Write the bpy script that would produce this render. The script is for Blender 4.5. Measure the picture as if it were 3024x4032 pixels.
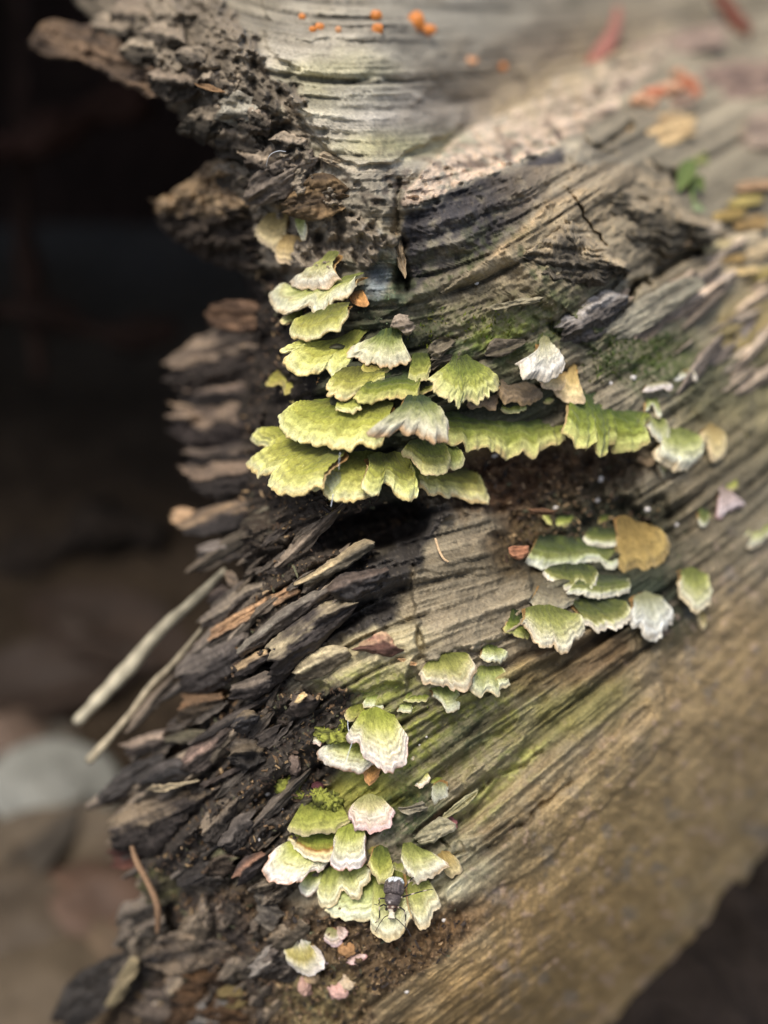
import bpy, math, random
import numpy as np
from mathutils import Vector
random.seed(7); rng = np.random.RandomState(11)
for o in list(bpy.data.objects): bpy.data.objects.remove(o)
scn = bpy.context.scene; COL = scn.collection
# ------------------------------------------------------------------ camera
PITCH = math.radians(35); TH = 0.4307; CAMZ = 0.42; D0 = 0.260
CAM = np.array([0, 0, CAMZ])
FW = np.array([0, math.cos(PITCH), -math.sin(PITCH)]); UP = np.array([0, math.sin(PITCH), math.cos(PITCH)]); RT = np.array([1., 0, 0])
cd = bpy.data.cameras.new('camera'); cam = bpy.data.objects.new('camera', cd); COL.objects.link(cam)
cam.location = CAM; cam.rotation_euler = (math.pi/2 - PITCH, 0, 0)
cd.sensor_fit = 'VERTICAL'; cd.sensor_height = 36; cd.lens = 18/TH
cd.clip_start = 0.01; cd.clip_end = 500
cd.dof.use_dof = True; cd.dof.focus_distance = 0.2645; cd.dof.aperture_fstop = 4.6
scn.camera = cam
# ------------------------------------------------------------------ sky, sun, exposure
SUN = np.array([-0.16, -0.34, 0.92]); SUN /= np.linalg.norm(SUN)
w = bpy.data.worlds.new('World'); scn.world = w; w.use_nodes = True
nt = w.node_tree; nt.nodes.clear()
sky = nt.nodes.new('ShaderNodeTexSky'); sky.sky_type = 'NISHITA'; sky.sun_disc = False
sky.sun_elevation = math.asin(SUN[2]); sky.sun_rotation = math.atan2(SUN[0], SUN[1])
sky.air_density = 1.0; sky.dust_density = 4.0; sky.ozone_density = 0.6
bg = nt.nodes.new('ShaderNodeBackground'); bg.inputs[1].default_value = 0.10
wo = nt.nodes.new('ShaderNodeOutputWorld'); nt.links.new(sky.outputs[0], bg.inputs[0]); nt.links.new(bg.outputs[0], wo.inputs[0])
sl = bpy.data.lights.new('sun', 'SUN'); sl.energy = 1.5; sl.angle = math.radians(14); sl.color = (1, 0.95, 0.88)
so = bpy.data.objects.new('sun', sl); COL.objects.link(so)
so.rotation_euler = Vector(-SUN).to_track_quat('-Z', 'Y').to_euler()
vs = scn.view_settings; vs.view_transform = 'Standard'; vs.look = 'None'; vs.gamma = 1; vs.exposure = 0.82
# ------------------------------------------------------------------ numeric helpers
FR = {'1': (950, 1000, .42194), '2': (950, 1500, .60277), '3': (1600, 1250, .42194), '4': (2250, 1400, .46655),
      '5': (1950, 1950, .5425), '6': (1150, 2500, .5425), '7': (1000, 3050, .51236), '8': (1450, 3400, .24111),
      '9': (650, 1950, .60277), '10': (350, 2600, .5425), '11': (200, 3300, .7836), '12': (1000, 3500, .42194),
      'A': (0, 0, .91139), 'B': (1512, 0, .91139), 'S': (0, 0, 1.)}
def toS(f, pts):
    x, y, s = FR[f]; return np.array([(x + a*s, y + b*s) for a, b in pts], float)
def ray(u, v):
    u = np.asarray(u, float); v = np.asarray(v, float)
    return FW + ((u - 1512)/2016*TH)[..., None]*RT + ((2016 - v)/2016*TH)[..., None]*UP
def at(u, v, d): return CAM + ray(u, v)*np.asarray(d, float)[..., None]
MMPX = D0*TH/2016     # metres per photo pixel at the focus distance
def _h(ix, iy, s):
    n = (ix*374761393 + iy*668265263 + s*1442695041) & 0xffffffff
    n = ((n ^ (n >> 13))*1274126177) & 0xffffffff
    return ((n ^ (n >> 16)) & 0xffff)/65535.0
def vn(x, y, s=0):
    x = np.asarray(x, float); y = np.asarray(y, float)
    x0 = np.floor(x); y0 = np.floor(y); fx = x - x0; fy = y - y0
    ix = x0.astype(np.int64); iy = y0.astype(np.int64)
    fx = fx*fx*fx*(fx*(fx*6-15)+10); fy = fy*fy*fy*(fy*(fy*6-15)+10)
    a = _h(ix, iy, s)*(1-fx) + _h(ix+1, iy, s)*fx; b = _h(ix, iy+1, s)*(1-fx) + _h(ix+1, iy+1, s)*fx
    return (a*(1-fy) + b*fy)*2 - 1
def fbm(x, y, s=0, o=4, g=.5):
    r = 0; a = 1; t = 0
    for k in range(o):
        r = r + a*vn(x*2**k + k*17.3, y*2**k - k*9.1, s + k); t += a; a *= g
    return r/t
def lin(c):
    c = np.asarray(c, float)/255.0
    return np.where(c <= .04045, c/12.92, ((c+.055)/1.055)**2.4)
def sst(a, b, x):
    t = np.clip((x-a)/(b-a), 0, 1); return t*t*(3-2*t)
def resample(P, n, smooth=0):
    P = np.asarray(P, float)
    for _ in range(smooth):
        Q = [P[0]]
        for i in range(len(P)-1): Q += [P[i]*.75+P[i+1]*.25, P[i]*.25+P[i+1]*.75]
        Q.append(P[-1]); P = np.array(Q)
    if len(P) == 1: return np.repeat(P, n, 0)
    s = np.r_[0, np.cumsum(np.linalg.norm(np.diff(P, axis=0), axis=1))]
    t = np.linspace(0, s[-1], n)
    return np.stack([np.interp(t, s, P[:, k]) for k in range(P.shape[1])], 1)
# ------------------------------------------------------------------ mesh helpers
def mesh(name, V, F, mat, col=None, parent=None, smooth=True, loc=None):
    V = np.asarray(V, float); F = np.asarray(F, np.int32)
    if loc is not None: V = V - np.asarray(loc)
    me = bpy.data.meshes.new(name); k = F.shape[1]
    me.vertices.add(len(V)); me.vertices.foreach_set('co', V.astype(np.float32).ravel())
    me.loops.add(F.size); me.loops.foreach_set('vertex_index', F.ravel())
    me.polygons.add(len(F)); me.polygons.foreach_set('loop_start', np.arange(0, F.size, k, dtype=np.int32))
    me.polygons.foreach_set('use_smooth', np.full(len(F), smooth))
    me.update(calc_edges=True); me.validate()
    if col is not None:
        ca = me.color_attributes.new('Col', 'FLOAT_COLOR', 'POINT')
        c = np.ones((len(V), 4), np.float32); c[:, :3] = np.clip(col, 0, 1); ca.data.foreach_set('color', c.ravel())
    me.materials.append(mat)
    o = bpy.data.objects.new(name, me); COL.objects.link(o)
    if parent is not None: o.parent = parent
    return o
def gridF(nr, nc, off=0, wrap=False):
    i, j = np.meshgrid(np.arange(nr-1), np.arange(nc if wrap else nc-1), indexing='ij')
    a = i*nc + j; b = i*nc + (j+1) % nc
    return (np.stack([a, b, b+nc, a+nc], -1).reshape(-1, 4) + off)
def empty(name, loc, label, cat, group=None):
    o = bpy.data.objects.new(name, None); COL.objects.link(o); o.location = loc; o.empty_display_size = .005
    o['label'] = label; o['category'] = cat
    if group: o['group'] = group
    return o
def tag(o, label, cat, group=None):
    o['label'] = label; o['category'] = cat
    if group: o['group'] = group
    return o
def struct(o, kind='structure'): o['kind'] = kind; return o
# ------------------------------------------------------------------ materials
def material(name, rough=.85, spec=.25, scale=900, var=.25, bump=.25, bdist=.0006, stretch=None, sheen=0, fixed=None, sss=0):
    m = bpy.data.materials.new(name); m.use_nodes = True; t = m.node_tree; N = t.nodes; L = t.links
    p = N['Principled BSDF']; p.inputs['Roughness'].default_value = rough; p.inputs['Specular IOR Level'].default_value = spec
    if sheen: p.inputs['Sheen Weight'].default_value = sheen; p.inputs['Sheen Roughness'].default_value = .5
    tc = N.new('ShaderNodeTexCoord')
    n1 = N.new('ShaderNodeTexNoise'); n1.inputs['Scale'].default_value = scale; n1.inputs['Detail'].default_value = 5; n1.inputs['Roughness'].default_value = .65
    L.new(tc.outputs['Object'], n1.inputs['Vector'])
    mr = N.new('ShaderNodeMapRange'); mr.inputs[1].default_value = .3; mr.inputs[2].default_value = .7
    mr.inputs[3].default_value = 1-var; mr.inputs[4].default_value = 1+var; L.new(n1.outputs['Fac'], mr.inputs[0])
    if fixed is None:
        a = N.new('ShaderNodeAttribute'); a.attribute_name = 'Col'; src = a.outputs['Color']
    else:
        a = N.new('ShaderNodeRGB'); a.outputs[0].default_value = (*lin(fixed), 1); src = a.outputs[0]
    vm = N.new('ShaderNodeVectorMath'); vm.operation = 'SCALE'; L.new(src, vm.inputs[0]); L.new(mr.outputs[0], vm.inputs['Scale'])
    L.new(vm.outputs[0], p.inputs['Base Color'])
    b = N.new('ShaderNodeBump'); b.inputs['Strength'].default_value = bump; b.inputs['Distance'].default_value = bdist
    L.new(n1.outputs['Fac'], b.inputs['Height']); L.new(b.outputs[0], p.inputs['Normal'])
    r2 = N.new('ShaderNodeMapRange'); r2.inputs[3].default_value = rough-.12; r2.inputs[4].default_value = min(1, rough+.12)
    L.new(n1.outputs['Fac'], r2.inputs[0]); L.new(r2.outputs[0], p.inputs['Roughness'])
    return m
M_wood = material('weathered_wood', .8, .3, 1400, .3, .5, .0005)
M_dark = material('rotten_wood', .62, .4, 1600, .35, .6, .0006)
M_cap = material('fungus_velvet', .9, .15, 2600, .22, .45, .0003, sheen=.15)
M_pore = material('fungus_pores', .9, .1, 4000, .25, .5, .0003)
M_jelly = material('orange_jelly', .35, .5, 700, .15, .15, .0003)
M_moss = material('moss_leaf', .8, .2, 1500, .35, .2, .0003)
M_soil = material('leaf_mould', .95, .1, 60, .45, .8, .01)
M_stone = material('pebble', .7, .3, 80, .2, .3, .002)
M_beetle = material('beetle_shell', .5, .4, 5000, .45, .5, .0002)
M_leaf = material('dead_leaf', .7, .3, 120, .3, .3, .001)
M_silk = material('spider_silk', .3, .5, 3000, .05, 0, .0001, fixed=(225, 230, 235))
# ------------------------------------------------------------------ the shape of the log: depth behind the focus plane, mm
CP = np.array([
 (1500,3000,8),(1500,3500,12),(1500,4000,26),(2000,3000,14),(2000,3500,22),(2000,4000,40),(2500,2500,28),(2500,3000,36),(2500,3500,52),
 (2500,4000,80),(3024,2000,50),(3024,2500,54),(3024,3000,70),(3024,3400,95),(3500,2500,80),(3500,1500,85),(3500,3300,120),(3500,600,120),
 (1700,2400,5),(1500,2200,7),(2000,2250,17),(2000,1900,21),(1700,1850,13),(2500,1900,34),(2500,2200,33),
 (1400,1300,9),(1600,1400,7),(1900,1400,9),(2200,1400,18),(2600,1400,36),(1250,1600,8),(1250,1900,8),(1150,1750,22),(1150,1400,18),(1450,2050,18),
 (1100,600,17),(1400,900,12),(1300,300,26),(1500,100,40),(1900,150,75),(1900,420,62),(2400,100,115),(2800,50,145),(1800,-300,110),(3400,0,190),
 (2000,850,22),(2400,700,46),(2800,500,88),(3000,900,72),(2700,1200,48),
 (900,1000,50),(700,850,64),(900,1400,62),(800,1700,68),(850,1900,56),(1000,2100,32),(1200,2300,14),(900,2600,26),(700,2700,42),
 (500,3000,46),(450,3200,48),(700,3300,35),(1000,3000,19),(1100,3400,20),(700,3700,44),(300,4000,64),(1100,3900,36),
 (400,50,58),(600,300,40),(800,450,28),(300,-300,95),(1200,4350,50),(2200,4350,85),(300,2400,70),(200,1500,85)], float)
CP[:, 2] = np.where(CP[:, 2] > 38, CP[:, 2] + (CP[:, 2]-38)*1.1, CP[:, 2])
def tps(P, lam=3.0, sc=1000.):
    X = P[:, :2]/sc; n = len(X); r = np.linalg.norm(X[:, None]-X[None], axis=2)
    K = np.where(r > 0, r*r*np.log(r+1e-12), 0) + np.eye(n)*lam*1e-3
    A = np.zeros((n+3, n+3)); A[:n, :n] = K; A[:n, n] = 1; A[:n, n+1:] = X; A[n, :n] = 1; A[n+1:, :n] = X.T
    c = np.linalg.solve(A, np.r_[P[:, 2], 0, 0, 0])
    def f(u, v):
        u = np.asarray(u, float); v = np.asarray(v, float); s = u.shape; q = np.stack([u.ravel(), v.ravel()], 1)/sc
        r = np.linalg.norm(q[:, None]-X[None], axis=2); K = np.where(r > 0, r*r*np.log(r+1e-12), 0)
        return (K@c[:n] + c[n] + q@c[n+1:]).reshape(s)
    return f
depth_f = tps(CP)
GU0, GV0, GS = 0., -320., 4.8; GW, GH = 766, 992
def up_grid(f):
    cu = np.linspace(GU0, GU0+GS*(GW-1), 116); cv = np.linspace(GV0, GV0+GS*(GH-1), 150)
    C = f(*np.meshgrid(cu, cv)); u = np.linspace(0, 115, GW); v = np.linspace(0, 149, GH)
    i = np.minimum(u.astype(int), 114); j = np.minimum(v.astype(int), 148); fu = u-i; fv = (v-j)[:, None]
    return (C[j][:, i]*(1-fu)+C[j][:, i+1]*fu)*(1-fv) + (C[j+1][:, i]*(1-fu)+C[j+1][:, i+1]*fu)*fv
def samp(G, u, v):
    x = np.clip((np.asarray(u, float)-GU0)/GS, 0, GW-1.001); y = np.clip((np.asarray(v, float)-GV0)/GS, 0, GH-1.001)
    i = x.astype(int); j = y.astype(int); fx = x-i; fy = y-j
    if G.ndim == 3: fx = fx[..., None]; fy = fy[..., None]
    return (G[j, i]*(1-fx)+G[j, i+1]*fx)*(1-fy) + (G[j+1, i]*(1-fx)+G[j+1, i+1]*fx)*fy
BASE = up_grid(depth_f)
UU, VV = np.meshgrid(GU0+GS*np.arange(GW), GV0+GS*np.arange(GH))
def Dm(u, v): return samp(BASE, u, v)                       # smooth log surface, mm
# grain direction (degrees, rising to the right) and line-integral grain
AP = np.array([(1300,150,-2),(1500,500,2),(1400,900,-6),(2000,200,3),(2600,100,12),(1900,950,24),(2300,800,34),(2800,1100,36),(1800,2300,14),(1600,2650,24),
 (2000,3000,40),(2000,3400,36),(2500,2800,41),(3000,2300,42),(1300,2500,30),(1000,2300,36),(700,3000,36),(1000,3400,45),(1200,3900,40),(2300,1900,25),(3000,1600,38),(700,400,-30)], float)
ANG = np.radians(up_grid(tps(AP, 20)))
def blur1(G, k):
    for _ in range(k):
        G = (np.roll(G, 1, 0)+np.roll(G, -1, 0)+2*G)/4; G = (np.roll(G, 1, 1)+np.roll(G, -1, 1)+2*G)/4
    return G
def lic(N, steps, h=1.0):
    ca = np.cos(ANG).astype(np.float32); sa = -np.sin(ANG).astype(np.float32); out = N.copy(); cnt = 1
    y0, x0 = np.mgrid[0:GH, 0:GW].astype(np.float32)
    for sgn in (1, -1):
        x = x0.copy(); y = y0.copy(); idx = (y.astype(np.int32)*GW + x.astype(np.int32))
        for _ in range(steps):
            k = idx; x += sgn*h*ca.take(k); y += sgn*h*sa.take(k)
            idx = np.clip((y+.5).astype(np.int32), 0, GH-1)*GW + np.clip((x+.5).astype(np.int32), 0, GW-1)
            out += N.take(idx); cnt += 1
    out /= cnt; out -= out.mean(); return out/out.std()
G1 = lic(rng.randn(GH, GW).astype(np.float32), 28, 1.3)                       # fine fibres
G2 = lic(blur1(rng.randn(GH, GW).astype(np.float32), 5), 45, 1.8)             # strands
G3 = lic(blur1(rng.randn(GH, GW).astype(np.float32), 40), 60, 2.6)            # splits
# regions -----------------------------------------------------------------
wob = fbm(UU/90, VV/90, 3, 4)
def blob(u, v, ru, rv, ang=0, soft=.45, rag=.35):
    a = math.radians(ang); x = (UU-u)*math.cos(a) - (VV-v)*math.sin(a); y = (UU-u)*math.sin(a) + (VV-v)*math.cos(a)
    r = np.sqrt((x/ru)**2 + (y/rv)**2) + wob*rag
    return 1 - sst(1-soft, 1+soft, r)
def poly_sd(P):                                             # signed distance to a polygon, px, + inside
    P = np.array(P, float); d = np.full(UU.shape, 1e9); ins = np.zeros(UU.shape, bool); n = len(P)
    for i in range(n):
        a = P[i]; b = P[(i+1) % n]; e = b-a; wx = UU-a[0]; wy = VV-a[1]
        t = np.clip((wx*e[0]+wy*e[1])/(e@e), 0, 1); d = np.minimum(d, np.hypot(wx-e[0]*t, wy-e[1]*t))
        c = ((a[1] > VV) != (b[1] > VV)); den = e[1] if abs(e[1]) > 1e-9 else 1e-9
        ins ^= c & (UU < a[0] + (VV-a[1])/den*e[0])
    return np.where(ins, d, -d)
def area(P, soft=30, rag=40): return sst(-soft, soft, poly_sd(P) + wob*rag)
bark = area([(-50,-350),(860,-350),(900,0),(1030,200),(1150,360),(1180,480),(1270,620),(1360,760),(1440,860),(1500,960),(1380,1040),(1300,1180),(1180,1300),(900,2000),(-50,2000)], 16, 130)
blackrim = area([(1640,2010),(1760,2020),(1680,2150),(1620,2300),(1540,2430),(1420,2480),(1290,2530),(1180,2640),(1040,2760),(920,2700),(1100,2480),(1300,2330),(1480,2180)], 22, 60)
humus = area([(880,2700),(1060,2740),(1250,2690),(1420,2740),(1380,2860),(1330,2960),(1300,3080),(1190,3180),(1130,3330),(1050,3420),(900,3460),(300,3500),(150,2900)], 25, 60)
soilband = np.maximum(blob(2080,1890,480,140,6), blob(2250,2080,330,170,0))
leftend = area([(560,1980),(900,1900),(1230,1880),(1330,1960),(1660,1970),(1640,2060),(1480,2190),(1300,2340),(1100,2490),(900,2720),(600,2760)], 25, 60)
hollow = area([(700,1080),(1080,1080),(1230,1180),(1270,1300),(1240,1600),(1250,1900),(1200,1960),(760,1990),(760,1300)], 25, 40)
lowsoil = np.maximum(area([(1100,3520),(1500,3620),(1700,3560),(1820,3640),(1700,3800),(1500,3950),(1300,4400),(300,4400),(300,3480)], 40, 90), 0*UU)
rough = np.clip(bark + humus*.95 + leftend*.7 + hollow*.7 + soilband*.8 + lowsoil*.9 + blackrim*.45 + .45*blob(2880,1480,230,200,20,.5) + .4*blob(2960,1150,200,160,30,.5), 0, 1)
# relief (mm, + = towards the camera)
lump = fbm(UU/150, VV/150, 21, 5, .55); lump2 = fbm(UU/42, VV/42, 31, 4, .6); ridg = 1-np.abs(fbm(UU/70, VV/70, 41, 4, .55))*2
pitn = fbm(UU/26, VV/26, 51, 3, .6)
def stair(x, k=1.0, sharp=6):                                # flat treads with steep risers
    y = x*k; f_ = np.floor(y); t = y-f_; return (f_ + .5*(1+np.tanh((t-.5)*sharp)))/k
soft = np.clip(blob(2650,3350,950,520,38,.4) + blob(3000,2600,420,420,40,.4), 0, 1)     # pulpy, decayed flank
REL = (1-rough)*(1-.8*soft)*(G1*.24 + G2*.55 + stair(G3*.8 + lump*1.2, 1.1, 9)*1.2 - 1.5*sst(1.0, 2.0, -G2) - 1.6*sst(1.5, 2.4, -G3) + pitn*.3) + (1-rough)*lump*.6
REL += soft*(1-rough)*(lump2*.8 + pitn*.35 + lump*1.2)
REL += rough*(lump*4.6 + lump2*3.2 + ridg*1.6 + G2*.5 + pitn*1.2 + stair(lump2*2, 1.5)*1.2)
fib_ = np.clip(humus*.9 + leftend + blackrim*.7, 0, 1)
REL += fib_*(stair(G3*1.1 + .4*lump, 1.2, 9)*2.2 + G2*1.0 + G1*.35 - 2.0*sst(.9, 2.0, -G2) - rough*lump2*1.6)
REL += bark*(lump2*2.4 + 2.2*stair(lump*2.2, 1.6))
wood_low = area([(1650,2900),(2300,2500),(3100,1900),(3100,2600),(2300,3400),(1750,3600)], 60, 60)
strand = np.tanh(G3*1.6)
REL += wood_low*(strand*.7 + stair(G3*.9, 1.3)*.7)*(1-rough)*(1-soft)
REL += blackrim*(ridg*1.2)
stamps = [  # polygon, proud mm, soft px, ragged px
 ([(900,-350),(1060,180),(1160,370),(1300,600),(1400,780),(1500,920),(1570,930),(1560,640),(1690,560),(1840,490),(1830,430),(1700,390),(1760,300),(3700,100),(3700,-350)], 3, 10, 100),
 ([(1130,385),(1200,370),(1500,300),(1700,390),(1840,440),(1825,500),(1690,560),(1540,640),(1420,650),(1300,600),(1260,560)], 5, 6, 22),
 ([(1640,2190),(1700,2030),(1900,2020),(2080,2200),(2100,2420),(1980,2530),(1680,2590),(1640,2440),(1620,2330)], 4, 7, 30),
 ([(1330,2480),(1500,2420),(1640,2460),(1650,2560),(1600,2700),(1420,2720),(1250,2700),(1160,2640)], 4, 8, 40),
 ([(1610,3290),(1690,3200),(1900,2980),(2060,2900),(2060,2960),(1830,3230),(1720,3300)], 2.6, 5, 20),
 ([(1800,3300),(1880,3290),(2040,3200),(2060,3240),(1930,3330),(1830,3360)], 2.2, 5, 20),
 ([(1780,3370),(2060,3250),(2300,3000),(2600,2700),(2650,2900),(2200,3350),(1900,3560),(1760,3580)], 2.0, 10, 30),
 ([(1690,3140),(1780,3040),(1960,2900),(2240,2680),(2500,2520),(2500,2560),(2000,2930),(1800,3110)], 1.8, 5, 16)]
for P, h, so_, rg in stamps: REL += h*sst(-so_, so_, poly_sd(P) + wob*rg)
def crest(P, H, wu, wl, rag=30):
    P = np.array(P, float); d = np.full(UU.shape, 1e9); sg = np.zeros(UU.shape); hh = np.zeros(UU.shape); n_ = len(P)-1
    for i, (a, b) in enumerate(zip(P[:-1], P[1:])):
        e = b[:2]-a[:2]; t = np.clip(((UU-a[0])*e[0]+(VV-a[1])*e[1])/(e@e), 0, 1); x = UU-a[0]-e[0]*t; y = VV-a[1]-e[1]*t; q = np.hypot(x, y); c = q < d
        d = np.where(c, q, d); sg = np.where(c, np.sign(e[0]*(VV-a[1])-e[1]*(UU-a[0])), sg)
    s_ = d*sg + wob*rag + 12*lump2                           # + below the crest
    return np.where(s_ > 0, np.clip(1-s_/wl, 0, 1), np.clip(1+s_/wu, 0, 1))*H, s_
fB = lambda P: [tuple(q) for q in toS('B', P)]
c1h, c1s = crest(fB([(85,880),(220,840),(330,795),(560,715),(700,650),(860,560),(1000,450),(1130,330)]), 21, 300, 300)
c2h, c2s = crest(fB([(480,1090),(600,1000),(660,920),(720,865),(800,845),(870,820)]), 7, 40, 380, 20)
c3h, c3s = crest(fB([(140,1290),(330,1180),(520,1080),(600,1150),(760,1310)]), 5, 200, 60, 20)
c4h, c4s = crest(fB([(860,700),(1000,690),(1200,760),(1300,900),(1420,960)]), 6, 60, 420, 30)
c5h, c5s = crest(fB([(590,440),(720,370),(950,260),(1120,210)]), 8, 200, 130, 24)
gap = poly_sd(fB([(60,1000),(80,850),(180,720),(300,600),(450,510),(580,430),(700,350),(900,260),(1000,230),(1100,200),(1300,150),(1500,105),(1700,60),(2400,0),(2400,-700),(-700,-700),(-700,1000)])) + wob*24 + 8*lump2
REL -= 30*sst(-7, 7, gap)*np.exp(-np.clip(gap, 0, None)/330)*sst(1500, 2050, UU + .25*(VV-500) + 120*wob)
up_zone = np.clip(c1h/21*1.6, 0, 1)
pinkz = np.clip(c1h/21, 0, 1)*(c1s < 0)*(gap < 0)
upr = blob(2250,950,620,420,30,.4); REL += upr*(lump2*1.8 + pitn*.7 - .45*G2 - .5*stair(G3*.8, 1.1, 9))
REL += pinkz*(2.6*lump2 + 2.6*stair(fbm(UU/60, VV/26, 61, 3)*2, 1.5, 9))
REL += c1h + c2h + c3h + c4h + c5h + up_zone*(lump2*1.8 + stair(lump*2+G3*.5, 1.8, 9)*1.4)
cracks = [(fB([(930,1080),(1040,1180),(960,1270)]), 6, 12), (fB([(860,600),(930,650),(1010,670)]), 6, 14), (fB([(1010,1330),(1080,1230),(1280,1110),(1430,1060)]), 20, 24), (fB([(930,640),(1010,590),(1060,540)]), 14, 24), (fB([(1150,720),(1230,770),(1290,800)]), 14, 34), (fB([(800,820),(850,900),(900,990),(960,1060)]), 9, 8), (fB([(880,980),(1010,930),(1100,960)]), 3, 7), ([(1660,3280),(1790,3180),(1960,3060),(2140,2960)], 3.5, 9), ([(1740,3400),(1800,3365),(1900,3340),(2060,3240),(2250,3080)], 4, 9), ([(1560,720),(1575,900),(1590,1080),(1610,1130)], 6, 22),
 ([(1640,2600),(1780,2560),(1960,2530),(2030,2440),(2080,2400)], 3, 8), ([(1640,3310),(1720,3290),(1770,3340)], 4, 9), ([(2100,1240),(2240,1330),(2330,1390)], 4, 12), ([(1680,2770),(1900,2690),(2060,2580)], 1.5, 12)]
WU = UU + 16*fbm(UU/45, VV/45, 301, 3); WV = VV + 16*fbm(UU/45+50, VV/45, 302, 3)
def polyd(P):
    d = np.full(UU.shape, 1e9); P = np.array(P, float)
    for a, b in zip(P[:-1], P[1:]):
        e = b-a; t = np.clip(((WU-a[0])*e[0]+(WV-a[1])*e[1])/(e@e), 0, 1); d = np.minimum(d, np.hypot(WU-a[0]-e[0]*t, WV-a[1]-e[1]*t))
    return d
for P, dp, wd in cracks: REL -= dp*np.exp(-((polyd(P)+np.abs(wob)*10)/(wd*(.7+.6*lump2)).clip(3, None))**2)
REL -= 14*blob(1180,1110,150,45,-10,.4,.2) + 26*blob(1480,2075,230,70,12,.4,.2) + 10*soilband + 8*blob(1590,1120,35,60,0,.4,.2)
REL -= 5*blob(1270,3080,90,60,10,.5,.3) + 5*blob(1250,2990,80,50,0,.5,.4)
# colours (albedo, some light and shade painted in) -----------------------------------------------------------
def mix(C, c, m): return C*(1-m[..., None]) + lin(c)*m[..., None]
C = np.ones(UU.shape+(3,))*lin((140,130,108))
for c, m in [((168,160,142), blob(1600,350,900,420)), ((160,148,124), blob(2600,300,700,300)), ((184,178,140), blob(1330,330,200,110,0,.6)*.7), ((176,172,120), blob(1600,560,260,60,5,.6)*.6), ((186,180,168), blob(1600,440,300,100,-10,.5)*.6),
  ((140,132,108), blob(2900,1500,380,420)), ((156,142,92), blob(2960,1650,260,180,30,.6)*.6),
  ((142,130,106), blob(1850,2350,300,260)), ((148,134,108), blob(2600,2400,500,420,40)),
  ((176,164,128), blob(1480,2570,200,120,20)), ((144,132,104), blob(2100,3100,500,260,38)),
  ((162,138,96), blob(2500,3350,700,420,38,.6)), ((166,142,102), blob(2900,2800,400,420,40,.6)), ((150,125,84), blob(2100,3900,700,350,30,.6)),
  ((176,172,142), blob(1800,3460,170,120,35,.5)*.8)]: C = mix(C, c, m)
grn = .35 + .65*sst(-.25, .3, fbm(UU/16, VV/16, 95, 3) + .25*G2)
streak = sst(-.2, .9, G3 + wob*.8)
for c, m in [((128,138,66), blob(1950,3020,420,120,40,.6)*streak), ((132,134,60), blob(1800,2860,330,150,20,.6)*.85), ((170,172,92), blob(1950,3080,330,40,42,.6)*.7), ((74,78,62), blob(1840,2900,130,70,35,.5)*.9),
  ((150,150,84), blob(1480,2700,190,75,-5,.5,.5)*.9), ((128,132,64), blob(1480,2920,180,220,0,.5)*.85), ((140,138,62), blob(1420,3130,200,90,0,.5)*.9), ((118,112,62), blob(2250,2800,260,100,20,.6)*.8), ((196,188,110), blob(2080,2660,240,50,20,.6)*.4),
  ((60,72,46), blob(1640,3230,150,150,20,.5)*.85), ((96,86,64), blob(2000,3330,170,90,35,.5)*.6),
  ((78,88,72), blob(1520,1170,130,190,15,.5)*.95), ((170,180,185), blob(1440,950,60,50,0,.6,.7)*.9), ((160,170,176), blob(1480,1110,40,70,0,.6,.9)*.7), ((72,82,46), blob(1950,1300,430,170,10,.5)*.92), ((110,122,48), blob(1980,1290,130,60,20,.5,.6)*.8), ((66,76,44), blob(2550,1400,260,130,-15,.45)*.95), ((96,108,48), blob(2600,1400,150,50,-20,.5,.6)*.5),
  ((74,60,40), blob(2800,1850,140,260,0,.6)*.5), ((122,108,90), blob(2150,300,480,200,15,.6)*.8*(gap > 0)), ((88,86,62), blob(2880,1480,220,170,20,.5)*.8), ((112,104,84), blob(2950,1950,170,300,0,.6)*.7), ((150,132,84), blob(2980,1250,160,120,30,.5,.6)*.7), ((84,60,40), soilband*.95), ((44,36,30), blob(1470,2075,270,85,12,.4)*.97), ((40,36,32), blob(1180,1110,170,60,-10,.4)*.95), ((48,50,36), blob(2400,2200,330,330,0,.5)*.95), ((48,54,40), blob(2560,2420,200,160,20,.5)*.9), ((50,54,36), blob(1450,1580,300,400,0,.4)*.95), ((54,56,40), blob(1950,1580,330,110,0,.4)*.95), ((112,90,62), blob(2250,2600,300,90,15,.6)*.8), ((100,84,56), blob(2050,2170,140,120,10,.6)*.6),  # cavities and gaps between shelves get shade painted in, over mossy brown tones
  ((62,54,46), leftend*.96), ((60,56,52), blackrim*.97), ((60,54,49), humus*.95), ((96,78,56), lowsoil*.95), ((112,88,60), blob(1780,3640,230,90,32,.6)*.8), ((58,52,48), blob(700,3750,420,330,0,.5)*.9), ((136,122,84), blob(1250,3950,140,130,0,.6,.6)*.7)]: C = mix(C, c, np.clip(m*(grn if c[1] >= c[0] and c[1] > c[2]+10 and c[1] > 58 else 1), 0, 1))  # brown blob below the lowest caps paints their shade on the wood
C = mix(C, (218,194,168), pinkz**.5*.95*sst(-.35, .1, fbm(UU/26, VV/18, 71, 4)))  # pinkish broken wood, with the crest highlights painted into it
C = mix(C, (96,80,70), np.clip(c1h/21, 0, 1)*(c1s < 0)*sst(.05, .45, fbm(UU/40, VV/26, 72, 4)))
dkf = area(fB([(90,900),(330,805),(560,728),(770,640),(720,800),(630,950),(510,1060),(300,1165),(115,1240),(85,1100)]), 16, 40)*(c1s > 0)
C = mix(C, (62,59,60), dkf*.95); C = mix(C, (120,113,98), dkf*sst(.05, .5, fbm(UU/50, VV/30, 75, 4) + (VV-900+.45*(UU-1800))/500))
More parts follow.
